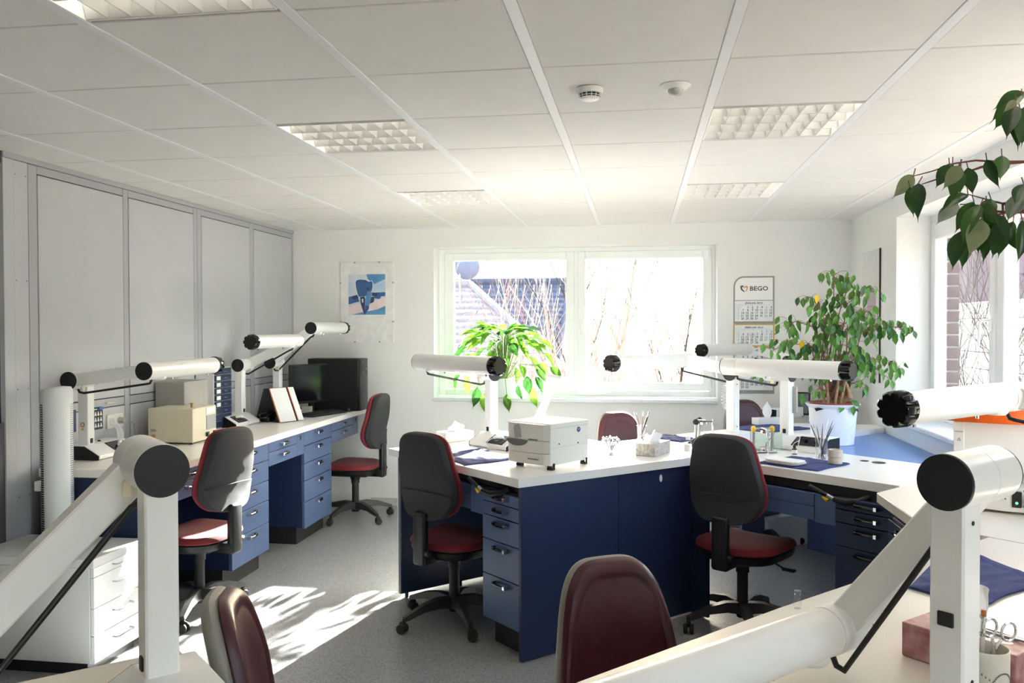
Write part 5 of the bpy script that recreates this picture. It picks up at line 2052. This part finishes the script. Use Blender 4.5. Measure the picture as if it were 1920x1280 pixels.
b.prism([(0.012, 0.792), (CW - 0.014, 0.792), (CW - 0.014, CHH - 0.013)] + [(0.012 + x * 0.86, CHH - 0.013 - (CHH - z) * 0.86) for x, z in arc[::-1]], 0.004, 0.006, M=frame((0, 0, 0), (1, 0, 0), (0, 0, 1)))
hd = obj('header_sheet', b, M_WPLAST, t)
b = B()
Mcal = frame((0, -0.0062, 0), (1, 0, 0), (0, 0, 1))
text_mesh(b, 'BEGO', 0.052, Mcal @ Matrix.Translation((0.132, 0.872, 0.0)), sx=1.12, bold=0.0012)
emb1 = [(0.056, 0.912), (0.075, 0.917), (0.088, 0.909), (0.078, 0.906), (0.070, 0.898), (0.074, 0.884), (0.092, 0.866), (0.089, 0.858), (0.064, 0.876), (0.056, 0.893)]
b.prism(emb1, 0.0, 0.0005, M=Mcal)
b.m(1)
b.prism([(0.092, 0.909), (0.108, 0.914), (0.118, 0.906), (0.118, 0.890), (0.108, 0.872), (0.098, 0.860), (0.100, 0.872), (0.108, 0.890), (0.104, 0.900)], 0.0, 0.0005, M=Mcal)
b.m(2)
b.prism([(0.080, 0.903), (0.100, 0.905), (0.106, 0.898), (0.092, 0.898), (0.084, 0.890)], 0.0, 0.0005, M=Mcal)
obj('printed_logo', b, [M_INK, M_INKG, M_INKL], hd, smooth=0)


def month(title, z0, z1, first, days, w0, gold=False, box=None):
    b = B()
    if gold:
        b.m(1)
        b.box((0.0, -0.009, z0 - 0.012), (CW, -0.004, z1 + 0.012))
        b.m(0)
    b.box((0.010, -0.0105 if gold else -0.007, z0), (CW - 0.012, -0.004, z1))
    sh = obj('month_sheet', b, [M_CPAPER, M_CGOLD], t, smooth=0)
    Mm = frame((0, -0.0108 if gold else -0.0073, 0), (1, 0, 0), (0, 0, 1))
    b = B()
    text_mesh(b, title, 0.019, Mm @ Matrix.Translation((CW / 2, z1 - 0.026, 0)), 'CENTER', 1.25, 0.0006)
    xs = [0.076 + k * 0.0385 for k in range(7)]
    rows, r, c = 6, 0, first
    h = (z1 - z0 - 0.040) / 5.6
    for d in range(1, days + 1):
        b.m(0 if c < 5 else (0 if c == 6 else 1))
        text_mesh(b, str(d), 0.0245, Mm @ Matrix.Translation((xs[c] + 0.010, z1 - 0.040 - (r + 0.95) * h, 0)), 'RIGHT', 1.0, 0.0006)
        c += 1
        if c == 7:
            c, r = 0, r + 1
    b.m(1)
    for k in range(r + 1 if c else r):
        text_mesh(b, str(w0 + k), 0.021, Mm @ Matrix.Translation((0.046, z1 - 0.040 - (k + 0.95) * h, 0)), 'RIGHT')
    b.box((0.03, 0, z1 - 0.0345), (CW - 0.03, 0.0003, z1 - 0.0335), M=frame((0, -0.0108 if gold else -0.0073, 0), (1, 0, 0), (0, 1, 0)))
    if box:
        cc, rr_ = box
        b.m(2)
        xa, xb = xs[cc] - 0.020, xs[cc] + 0.0165
        za, zb = z1 - 0.040 - (rr_ + 1.1) * h, z1 - 0.040 - (rr_ + 0.12) * h
        for p, q in (((xa, za), (xb, za + 0.002)), ((xa, zb - 0.002), (xb, zb)), ((xa, za), (xa + 0.002, zb)), ((xb - 0.002, za), (xb, zb))):
            b.prism([(p[0], p[1]), (q[0], p[1]), (q[0], q[1]), (p[0], q[1])], 0, 0.0004, M=Mm)
    obj('printed_dates', b, [M_INK, M_INKL, M_RED], sh, smooth=0)


month('JANUAR 2013', 0.612, 0.786, 1, 31, 1)
month('FEBRUAR 2013', 0.410, 0.580, 4, 28, 5, True, (2, 1))
month('M\u00c4RZ 2013', 0.216, 0.388, 4, 31, 9)
month('APRIL 2013', 0.030, 0.205, 0, 30, 14)
b = B()
b.cyl((CW * 0.5, 0.0, CHH - 0.004), (CW * 0.5, -0.008, CHH + 0.012), 0.004, n=8)
obj('hanger', b, M_WPLAST, t)
# ================================================================== plants
def leaf_mesh(name, m, w=0.5, droop=0.25, fold=0.12, tip=1.0, nu=4, nv=8, wave=0.0):
    """leaf along +Y (length 1), normal +Z"""
    def f(u, v):
        s = (u - 0.5) * 2
        prof_ = max((sin(pi * v / 0.86) ** 0.8) * (1 - 0.35 * v) * 1.14 if v < 0.86 else 0.0, 0.07 * (1 - v) / 0.14 if v > 0.8 else 0.0)
        hw = w / 2 * prof_ + 0.006 * (1 - v)
        y = v
        z = -droop * v * v + fold * abs(s) * prof_ * w + wave * sin(9 * v + 2 * s) * abs(s)
        return (s * hw, y, z)
    b = B()
    b.grid(f, nu, nv)
    return mesh_of(name, b, m, 80)


def place_leaf(me, parent, base, d, roll_n, size, name='leaf'):
    d = Vector(d).normalized()
    n = Vector(roll_n)
    x = d.cross(n)
    if x.length < 1e-4:
        x = d.cross(Vector((1, 0, 0)))
    x.normalize()
    n = x.cross(d)
    M = Matrix(((x.x, d.x, n.x, base[0]), (x.y, d.y, n.y, base[1]), (x.z, d.z, n.z, base[2]), (0, 0, 0, 1))) @ Matrix.Scale(size, 4)
    if name is None:
        return M
    return link(name, me, parent, M)


# ---------------------------------------------------------------- ficus in the white pot
t = thing('ficus_plant', 'large weeping ficus with small green leaves in a white pot on the blue corner', 'plant', (1.243, 5.745, 0.852), 0)
b = B()
b.lathe([(0, 0.004), (0.118, 0.004), (0.128, 0.0), (0.132, 0.004), (0.130, 0.012), (0.140, 0.11), (0.150, 0.235), (0.166, 0.252), (0.170, 0.260), (0.166, 0.263), (0.150, 0.250), (0.135, 0.12), (0.0, 0.10)], 48)
obj('pot', b, M_POT, t)
b = B()
b.lathe([(0.140, 0.235), (0.146, 0.268), (0.142, 0.270), (0.136, 0.255), (0.0, 0.250)], 40)
pt = obj('inner_pot', b, M_TERRA, t)
b = B()
b.grid(lambda u, v: ((u - 0.5) * 0.26 * (1 if 1 else 1), (v - 0.5) * 0.26, 0.246 + 0.012 * sin(13 * u) * sin(11 * v) - 0.10 * max(0, ((u - 0.5) ** 2 + (v - 0.5) ** 2) - 0.23)), 14, 14)
obj('soil', b, M_SOIL, t)

rf = random.Random(21)
leafF = [leaf_mesh('leaf', M_LEAF1, 0.46, 0.22, 0.16), leaf_mesh('leaf', M_LEAF1, 0.40, 0.45, 0.22), leaf_mesh('leaf', M_LEAF1, 0.50, 0.05, 0.10)]
leafY = leaf_mesh('leaf', M_LEAFY, 0.5, 0.3, 0.15)
SIDE = rgt.copy()                                           # crown is wider along the room than deep
trunk_b = B()
for k in range(8):
    a = 2 * pi * k / 8
    p0 = Vector((0.05 * cos(a), 0.05 * sin(a), 0.24))
    p1 = p0 + Vector((0.03 * cos(a + 0.5), 0.03 * sin(a), 0.10 + 0.08 * rf.random()))
    p2 = p1 + Vector((0.02 * cos(a), 0.02 * sin(a), 0.16))
    trunk_b.tube([p0, p1, p2], [0.010 - 0.004 * rf.random(), 0.007, 0.0045], 8)
for k in range(5):
    a = -0.4 + 0.3 * k
    trunk_b.tube([(0.02, 0.0, 0.24), (0.06 + 0.012 * k, 0.03 * cos(k), 0.30), (0.085 + 0.02 * sin(k), 0.05 * sin(k), 0.34 + 0.015 * k)], [0.011, 0.013, 0.010], 8)
# main branches towards targets in the crown: (sideways, depth, height above the blue top)
targets = [(-0.40, 0.0, 0.60), (-0.46, 0.05, 0.46), (-0.30, 0.12, 0.76), (-0.16, -0.05, 0.95), (0.02, 0.05, 1.12), (0.16, 0.1, 1.06), (0.26, -0.05, 0.98), (0.30, 0.12, 0.80), (0.44, 0.0, 0.74),
           (0.52, -0.05, 0.72), (0.46, 0.05, 0.48), (0.34, -0.12, 0.42), (0.22, 0.1, 0.55), (0.05, -0.15, 0.78), (-0.08, 0.15, 0.85), (-0.22, -0.12, 0.50), (0.12, -0.16, 0.60), (-0.12, 0.1, 0.62), (0.20, -0.1, 0.86), (0.24, 0.02, 0.36), (-0.14, -0.1, 0.32)]
branch_b = B()
leaves = []
for q, (sx, dy, z) in enumerate(targets):
    a = rf.uniform(0, 2 * pi)
    e = SIDE * sx + Vector((0, dy, z))
    p0 = Vector((0.04 * cos(a), 0.04 * sin(a), 0.30))
    lift = Vector((e.x * 0.35, e.y * 0.35, 0.30 + (z - 0.30) * 0.72 + (0.12 if abs(sx) > 0.25 else 0.03)))
    pts = [p0, p0.lerp(lift, 0.5) + Vector((rf.uniform(-0.03, 0.03), rf.uniform(-0.03, 0.03), 0)), lift, lift.lerp(e, 0.6) + Vector((0, 0, 0.04)), e]
    branch_b.tube(pts, [0.006, 0.0045, 0.0035, 0.0025, 0.0012], 6)
    nl = 24 if q < 19 else 9
    for k in range(nl):
        u = 0.42 + 0.58 * (k + rf.random()) / nl
        i = min(3, int(u * 4))
        p = pts[i].lerp(pts[i + 1], u * 4 - i)
        tw = SIDE * rf.uniform(-0.085, 0.085) + Vector((0, rf.uniform(-0.09, 0.09), rf.uniform(-0.04, 0.05)))
        branch_b.tube([p, p + tw * 0.6 + Vector((0, 0, 0.012)), p + tw], [0.0014, 0.0011, 0.0008], 4)
        leaves.append((p + tw, tw))
obj('trunk', trunk_b, M_BARK, t)
obj('branches', branch_b, M_TWIG, t)
rf.shuffle(leaves)
more = B()
for k, (p, tw) in enumerate(leaves):
    d = Vector((tw.x * 3.0 + rf.uniform(-0.35, 0.35), tw.y * 3.0 + rf.uniform(-0.35, 0.35), -0.75 - rf.random() * 0.4))
    nm = 'leaf' if k < 283 else None
    me_ = leafF[k % 3] if k not in (11, 95) else leafY
    o = place_leaf(me_, t, p, d, (rf.uniform(-0.7, 0.7), -0.8 + rf.uniform(-0.4, 0.4), 0.5), rf.uniform(0.058, 0.084), nm)
    if nm is None:                                          # past the limit of single leaves: joined below
        q_ = bmesh.new()
        q_.from_mesh(me_)
        more._add(q_, o)
obj('further_leaves', more, M_LEAF1, t, smooth=80)['kind'] = 'stuff'
for p, d in (((0.09, -0.135, 0.262), (0.1, -0.3, -1)), ((0.03, -0.14, 0.262), (-0.2, -0.4, -0.3)), ((0.08, -0.14, 0.29), (0.5, -0.2, -0.3))):
    place_leaf(leafF[0], t, p, d, (0, -1, 0.3), 0.075)

# ---------------------------------------------------------------- broad-leaved plant on the rear sill
t = thing('sill_plant', 'broad-leaved plant glowing yellow-green in a white pot on the rear window sill', 'plant', (-1.21, 7.44, 0.988), 0)
b = B()
b.lathe([(0, 0.002), (0.085, 0.002), (0.088, 0.006), (0.108, 0.165), (0.112, 0.170), (0.104, 0.172), (0.098, 0.160), (0.0, 0.150)], 36)
obj('pot', b, M_POT, t)
b = B()
b.lathe([(0.099, 0.155), (0.06, 0.162), (0, 0.165)], 24)
obj('soil', b, M_SOIL, t)
rp_ = random.Random(12)
leafB = [leaf_mesh('leaf', M_LEAF2, 0.44, 0.30, 0.30, wave=0.01), leaf_mesh('leaf', M_LEAF2, 0.40, 0.55, 0.34, wave=0.012), leaf_mesh('leaf', M_LEAF2, 0.48, 0.15, 0.22, wave=0.01)]
st = B()
for k in range(74):
    a = 2 * pi * k * 0.381966
    q = (k + 0.5) / 74                                      # 0 = upright centre, 1 = hanging outer
    reach = 0.06 + 0.36 * q ** 0.8 * rp_.uniform(0.8, 1.15)
    hgt = 0.165 + 0.42 * (1 - q) ** 0.75 + 0.10 * sin(pi * q) + rp_.uniform(-0.03, 0.05)
    dx, dy = cos(a), sin(a) * 0.42
    if sin(a) > 0.0:
        dy *= 0.22
    e = Vector((reach * dx, reach * dy - 0.03 * q, hgt))
    st.tube([(0.03 * dx, 0.03 * dy, 0.16), (reach * dx * 0.4, reach * dy * 0.4, 0.16 + (hgt - 0.16) * 0.8 + 0.04), e], [0.0035, 0.003, 0.0022], 6)
    d = Vector((dx, dy - 0.25, 0.55 - 1.5 * q + rp_.uniform(-0.25, 0.25)))
    place_leaf(leafB[k % 3], t, e, d, (rp_.uniform(-0.5, 0.5), -0.3, 1.0), rp_.uniform(0.13, 0.21))
for (x, z, L, m_) in ((-0.20, 0.10, 0.20, 0), (-0.13, 0.05, 0.20, 1), (0.06, 0.04, 0.17, 0), (-0.28, 0.18, 0.16, 1), (0.29, 0.10, 0.19, 0), (0.24, 0.20, 0.18, 2), (0.16, 0.12, 0.14, 1), (-0.09, 0.12, 0.13, 2)):
    st.tube([(x * 0.3, -0.06, 0.17), (x * 0.7, -0.13, max(0.20, z + 0.06)), (x, -0.155, z)], [0.003, 0.0026, 0.002], 6)
    place_leaf(leafB[m_], t, (x, -0.155, z), (0.12 * (1 if x > 0 else -1), -0.12, -1), (rp_.uniform(-0.5, 0.5), -1, 0.1), L)
obj('stems', st, mat('green_stem', (110, 140, 66), 0.5, var=0.1), t)

# ---------------------------------------------------------------- tall ficus at the right edge, close to the camera
t = thing('hanging_ficus', 'dark green ficus branches drooping into view close by on the right', 'plant', (1.56, 1.30, TZ), 0)
O3 = Vector((1.56, 1.30, TZ))
b = B()
b.lathe([(0, 0.0), (0.10, 0.0), (0.13, 0.20), (0.138, 0.20), (0.125, 0.18), (0, 0.17)], 28)
obj('pot', b, M_POT, t)
tr = B()
tr.tube([Vector((0, 0, 0.17)), Vector((0.02, 0.02, 0.6)), Vector((-0.02, 0.05, 1.05)), Vector((-0.06, 0.08, 1.35))], [0.016, 0.013, 0.010, 0.006], 10)
TWIGS = [[[0.849, 1.874, 1.951], [0.775, 1.863, 1.948], [0.72, 1.854, 1.948], [0.677, 1.848, 1.951], [0.634, 1.841, 1.945], [0.591, 1.835, 1.93], [0.55, 1.828, 1.919]], [[0.775, 1.863, 1.948], [0.699, 1.851, 1.941], [0.651, 1.844, 1.925], [0.602, 1.836, 1.914], [0.568, 1.831, 1.903]], [[0.849, 1.872, 1.821], [0.775, 1.861, 1.845], [0.731, 1.855, 1.863], [0.693, 1.849, 1.873], [0.661, 1.844, 1.882]], [[0.775, 1.861, 1.845], [0.72, 1.853, 1.847], [0.688, 1.848, 1.859], [0.645, 1.842, 1.862]], [[0.775, 1.861, 1.852], [0.731, 1.854, 1.843], [0.688, 1.848, 1.832], [0.661, 1.843, 1.811]], [[0.849, 1.876, 2.087], [0.79, 1.867, 2.087], [0.763, 1.863, 2.076]], [[0.849, 1.875, 2.027], [0.784, 1.866, 2.047], [0.758, 1.862, 2.06]], [[0.731, 1.855, 1.863], [0.731, 1.854, 1.843], [0.741, 1.855, 1.81]]]
for pts in TWIGS:
    pp = [Vector(p) - O3 for p in pts]
    tr.tube([Vector((-0.03, 0.06, 1.0 + 0.1 * len(pts) / 6))] + pp, [0.006] + [0.0032 - 0.0022 * i / max(1, len(pp) - 1) for i in range(len(pp))], 7)
leafD = [leaf_mesh('leaf', M_LEAF3, 0.42, 0.10, 0.14), leaf_mesh('leaf', M_LEAF3, 0.36, 0.28, 0.22), leaf_mesh('leaf', M_LEAF3, 0.43, 0.03, 0.08)]
leafPale = leaf_mesh('leaf', M_LEAFP, 0.46, 0.2, 0.15)
rd = random.Random(4)
for k, (p, e, pale) in enumerate([([0.775, 1.865, 2.09], [0.712, 1.845, 2.058], 0), ([0.76, 1.843, 2.078], [0.696, 1.81, 2.037], 0), ([0.735, 1.818, 2.058], [0.693, 1.796, 2.004], 0), ([0.731, 1.797, 2.047], [0.701, 1.767, 1.982], 0), ([0.756, 1.841, 2.052], [0.736, 1.812, 1.977], 0), ([0.752, 1.81, 2.047], [0.742, 1.805, 1.971], 0), ([0.727, 1.787, 2.055], [0.705, 1.782, 2.034], 1), ([0.769, 1.843, 2.039], [0.748, 1.805, 1.983], 0), ([0.561, 1.86, 1.927], [0.521, 1.843, 1.883], 1), ([0.547, 1.838, 1.899], [0.552, 1.828, 1.84], 0), ([0.561, 1.83, 1.905], [0.545, 1.786, 1.838], 0), ([0.616, 1.818, 1.939], [0.584, 1.794, 1.891], 0), ([0.626, 1.799, 1.931], [0.603, 1.761, 1.863], 0), ([0.62, 1.768, 1.926], [0.584, 1.743, 1.885], 1), ([0.645, 1.802, 1.929], [0.645, 1.776, 1.873], 0), ([0.64, 1.822, 1.929], [0.634, 1.814, 1.88], 0), ([0.674, 1.787, 1.941], [0.682, 1.761, 1.887], 0), ([0.712, 1.813, 1.953], [0.694, 1.774, 1.9], 0), ([0.637, 1.862, 1.949], [0.612, 1.837, 1.908], 0), ([0.653, 1.823, 1.879], [0.592, 1.783, 1.855], 0), ([0.644, 1.852, 1.863], [0.593, 1.816, 1.822], 0), ([0.665, 1.824, 1.864], [0.627, 1.815, 1.806], 0), ([0.662, 1.783, 1.852], [0.611, 1.744, 1.79], 0), ([0.682, 1.807, 1.859], [0.689, 1.783, 1.812], 0), ([0.625, 1.777, 1.801], [0.601, 1.76, 1.728], 0), ([0.643, 1.8, 1.804], [0.636, 1.796, 1.73], 0), ([0.662, 1.773, 1.821], [0.626, 1.731, 1.758], 1), ([0.686, 1.827, 1.823], [0.664, 1.803, 1.762], 0), ([0.695, 1.808, 1.832], [0.662, 1.773, 1.751], 0), ([0.703, 1.789, 1.816], [0.672, 1.748, 1.748], 0), ([0.724, 1.823, 1.818], [0.698, 1.789, 1.755], 0), ([0.687, 1.777, 1.832], [0.702, 1.741, 1.784], 0), ([0.726, 1.812, 1.806], [0.736, 1.797, 1.762], 0), ([0.755, 1.818, 1.896], [0.724, 1.781, 1.854], 0), ([0.743, 1.795, 1.822], [0.738, 1.775, 1.745], 0), ([0.769, 1.841, 1.885], [0.715, 1.793, 1.823], 0), ([0.699, 1.83, 1.87], [0.674, 1.79, 1.823], 0), ([0.688, 1.848, 1.852], [0.71, 1.847, 1.81], 0), ([0.668, 1.845, 1.843], [0.656, 1.837, 1.793], 0), ([0.752, 1.857, 1.827], [0.727, 1.844, 1.775], 0)]):
    p, e = Vector(p) - O3, Vector(e) - O3
    d = e - p
    L = d.length
    place_leaf(leafPale if pale else leafD[k % 3], t, p, d, (-0.35 + rd.uniform(-0.5, 0.5), -0.9, 0.25 + rd.uniform(-0.2, 0.3)), L * 1.08)
    tr.tube([p + Vector((rd.uniform(-0.004, 0.01), 0.004, 0.014)), p], 0.0011, 5)
obj('branches', tr, M_TWIG, t)
# ================================================================== outside the windows
GZ = -3.0                                                   # the room is on the upper floor
b = B()
b.box((-60, 7.75, GZ - 0.1), (60, 120, GZ))
b.box((2.2, -30, GZ - 0.1), (60, 7.75, GZ))
g_ = obj('outdoor_ground', b, mat('winter_ground', (168, 150, 128), 0.95, rgb2=(120, 112, 84), vscale=1.5), smooth=0)
g_['kind'] = 'structure'


def tiled_roof(name, label, x0, x1, ridge, eave, hip, mt, mw, rows, wall_y):
    """roof facing the room: ridge (y,z), eave (y,z); hip = x of the ridge end on the right (slopes down to x1)"""
    t = thing(name, label, 'house', ((x0 + x1) / 2, eave[0], GZ), 0)
    o = Vector(((x0 + x1) / 2, eave[0], GZ))
    b = B()
    for k in range(rows):
        q0, q1 = k / rows, (k + 1) / rows
        ya, yb = eave[0] + (ridge[0] - eave[0]) * q0, eave[0] + (ridge[0] - eave[0]) * q1
        za, zb = eave[1] + (ridge[1] - eave[1]) * q0, eave[1] + (ridge[1] - eave[1]) * q1
        xe0, xe1 = x1 + (hip - x1) * q0, x1 + (hip - x1) * q1
        n_ = max(2, int((xe0 - x0) / 0.30))
        w = (xe0 - x0) / n_
        for c in range(n_):
            xa = x0 + c * w
            xb = xa + w * 0.97
            lim = xe1 if xb > xe1 else xb
            h = 0.05 + 0.015 * ((c * 7 + k * 3) % 3)
            vs_ = [b.bm.verts.new(Vector(p) - o) for p in ((xa, ya, za + h), (xb, ya, za + h), (max(xa, lim), yb, zb + 0.012), (xa, yb, zb + 0.012), (xa, ya, za - 0.03), (xb, ya, za - 0.03))]
            b.bm.faces.new((vs_[0], vs_[1], vs_[2], vs_[3]))
            b.bm.faces.new((vs_[4], vs_[5], vs_[1], vs_[0]))
    r = obj('roof_tiles', b, mt, t, smooth=0)
    r['kind'] = 'stuff'
    b = B()
    ch = B()
    ch.tube([Vector((x0, ridge[0], ridge[1] + 0.05)) - o, Vector((hip, ridge[0], ridge[1] + 0.05)) - o], 0.13, 8)
    ch.tube([Vector((hip, ridge[0], ridge[1] + 0.05)) - o, Vector((x1, eave[0], eave[1] + 0.05)) - o], 0.10, 8)
    obj('ridge_tiles', ch, mt, t)
    b.prism([(x0 - o.x, 0.4), (x1 - o.x - 0.4, 0.4), (hip - o.x, ridge[0] - eave[0]), (x0 - o.x, ridge[0] - eave[0])], 0.0, eave[1] - GZ)
    obj('house_wall', b, mw, t, smooth=0)
    return t


M_RT1 = mat('pale_roof_tile', (176, 158, 152), 0.5, var=0.06, vscale=3)
M_RT2 = mat('slate_roof_tile', (84, 86, 100), 0.6, var=0.08, vscale=3)
M_HW = mat('house_wall_white', (214, 210, 204), 0.8)
tiled_roof('neighbour_house', 'house with a pale tiled hip roof outside the rear window, left pane', -13.0, 0.55, (22.0, 2.70), (14.0, -0.80), -4.45, M_RT1, M_HW, 22, 14.5)
tiled_roof('far_house', 'house with a dark blue-grey tiled roof behind the pale roof', -9.0, -2.45, (30.0, 3.20), (23.0, -1.2), -2.45, M_RT2, M_HW, 24, 24)
t = thing('satellite_dish', 'round satellite dish on a thin pole above the pale roof', 'satellite dish', (-4.42, 20.6, 2.05), 0)
b = B()
b.cyl((0, 0, 0), (0, 0, 1.25), 0.035, n=8)
obj('pole', b, M_STEEL, t)
b = B()
b.lathe([(0, 0.0), (0.14, 0.01), (0.24, 0.035), (0.32, 0.075), (0.325, 0.085), (0.23, 0.05), (0, 0.015)], 24, M=Matrix.Translation((0.18, -0.1, 1.05)) @ Matrix.Rotation(radians(-80), 4, 'X'))
obj('dish', b, mat('dish_grey', (128, 132, 150), 0.5), t)


def bare_tree(name, label, base, height, seed, m, r0=0.10, spread=0.5, levels=4, lean=(0, 0), stems=1, kids=(5, 5, 4, 3), group=None):
    t = thing(name, label, 'tree' if 'tree' in name or 'birch' in name else 'shrub', base, 0, group)
    rr = random.Random(seed)
    b = B()

    def grow(p, d, L, r, lv):
        pts, rad = [p], [r]
        q = p
        n_ = 5 if lv < 2 else 3
        for k in range(n_):
            d = (d + Vector((rr.uniform(-1, 1), rr.uniform(-1, 1), rr.uniform(-0.3, 0.7))) * (0.10 + 0.05 * lv)).normalized()
            q = q + d * L / n_
            pts.append(q)
            rad.append(r * (1 - 0.82 * (k + 1) / n_))
        b.tube(pts, rad, 6 if lv == 0 else (4 if lv < 2 else 3), caps=False)
        if lv < levels - 1:
            for k in range(kids[lv]):
                u = 0.25 + 0.73 * (k + rr.random()) / kids[lv]
                i = min(n_ - 1, int(u * n_))
                s = pts[i].lerp(pts[i + 1], u * n_ - i)
                a = rr.uniform(0, 2 * pi)
                side = Vector((cos(a), sin(a), 0.35)).normalized()
                nd = (d * (1 - spread) + side * spread + Vector((0, 0, 0.25))).normalized()
                grow(s, nd, L * rr.uniform(0.38, 0.62), max(0.004, rad[i] * 0.55), lv + 1)
    for s in range(stems):
        a = 2 * pi * s / max(1, stems)
        off = Vector((0.25 * cos(a), 0.25 * sin(a), 0)) if stems > 1 else Vector((0, 0, 0))
        d0 = Vector((lean[0] + (0.22 * cos(a) if stems > 1 else 0), lean[1] + (0.22 * sin(a) if stems > 1 else 0), 1)).normalized()
        grow(off, d0, height * rr.uniform(0.8, 1.0), r0, 0)
    obj('wood', b, m, t, smooth=0)
    return t


M_BIRCH = mat('pale_branch', (188, 176, 152), 0.8, var=0.1, vscale=5)
M_REDW = mat('reddish_branch', (150, 110, 100), 0.8, var=0.1, vscale=5)
M_DKW = mat('dark_branch', (70, 58, 50), 0.8, var=0.1, vscale=5)
bare_tree('bare_tree', 'big bare tree at the left edge of the right-hand window pane', (-0.95, 16.0, GZ), 7.5, 2, M_BIRCH, 0.09, 0.55, 4, (0.03, 0), 1, (9, 6, 5, 3))
bare_tree('bare_tree', 'dark bare trunk behind the big bare tree', (-1.15, 17.5, GZ), 6.5, 12, M_DKW, 0.09, 0.5, 3, (-0.02, 0), 1, (8, 5, 3))
bare_tree('bare_tree', 'slim bare tree in the middle of the right-hand window pane', (0.28, 14.0, GZ), 5.6, 5, M_DKW, 0.045, 0.42, 4, (0.02, 0), 1, (11, 6, 4, 3))
bare_tree('bare_tree', 'thin bare tree at the right edge of the rear window', (1.25, 17.0, GZ), 5.2, 8, M_REDW, 0.05, 0.45, 3, (0, 0), 2, (9, 5, 3))
bare_tree('bare_shrub', 'tall bare reddish shrub before the dark roof', (-1.35, 12.0, GZ), 4.7, 9, M_REDW, 0.035, 0.35, 3, (0, 0), 7, (8, 5, 3))
bare_tree('bare_shrub', 'pale bare shrub left of the reddish one, before the dark roof', (-2.1, 13.0, GZ), 5.2, 14, M_BIRCH, 0.035, 0.3, 3, (0, 0), 5, (7, 5, 3))
bare_tree('bare_shrub', 'bare shrub low between the two window panes', (-0.75, 11.5, GZ), 3.9, 19, M_BIRCH, 0.03, 0.45, 3, (0, 0), 6, (8, 5, 3))
b = B()
rr = random.Random(31)
for k in range(900):
    x, y = rr.uniform(-2.0, 4.0), rr.uniform(10.5, 13.5)
    z = GZ
    p = Vector((x, y, z))
    h = rr.uniform(3.2, 4.08)
    q = p + Vector((rr.uniform(-0.5, 0.5), rr.uniform(-0.5, 0.5), h))
    b.tube([p, p.lerp(q, 0.6) + Vector((rr.uniform(-0.2, 0.2), 0, 0)), q], [0.012, 0.009, 0.003], 3, caps=False)
o = obj('red_hedge', b, mat('red_twig_hedge', (176, 120, 100), 0.8, var=0.1, vscale=6), smooth=0)
tag(o, 'low reddish twig hedge outside the right-hand window pane', 'hedge')

# beside the long side window: white panelled garage wall, dark brick house, bush
t = thing('white_garage', 'white garage wall of wide panels outside the side window', 'building', (8.0, 19, GZ), 0)
M_GAR = mat('garage_white', (196, 197, 197), 0.6)
for k in range(13):
    b = B()
    b.box((0.0, -11, k * 0.40), (0.3, 10, k * 0.40 + 0.385), 0.01)
    obj('panel', b, M_GAR, t)
t = thing('brick_house', 'dark brick house with a white gutter beyond the garage', 'house', (12.0, 26, GZ), 0)
b = B()
b.box((0.0, -16, 0), (3.0, 16, 8.4))
obj('brick_wall', b, mat('violet_brick', (104, 88, 104), 0.85, var=0.12, vscale=1.6), t, smooth=0)
b = B()
b.box((-0.15, -16, 0.0), (0.15, 16, 0.16), M=Matrix.Translation((-0.1, 2.0, 7.0)) @ Matrix.Rotation(radians(9), 4, 'X'))
obj('gutter', b, M_WPLAST, t, smooth=0)
b = B()
b.box((-0.6, -16, 8.4), (3.0, 16, 8.6))
obj('roof', b, M_RT2, t, smooth=0)
bare_tree('bare_shrub', 'spreading bare bush with a few buds outside the side window', (3.6, 9.4, GZ), 4.6, 41, M_DKW, 0.04, 0.5, 4, (-0.06, -0.02), 6, (7, 5, 4, 3))
bare_tree('bare_shrub', 'second bare bush nearer the room outside the side window', (4.6, 9.0, GZ), 4.8, 47, M_DKW, 0.04, 0.5, 4, (-0.08, 0.0), 4, (7, 5, 4, 3))
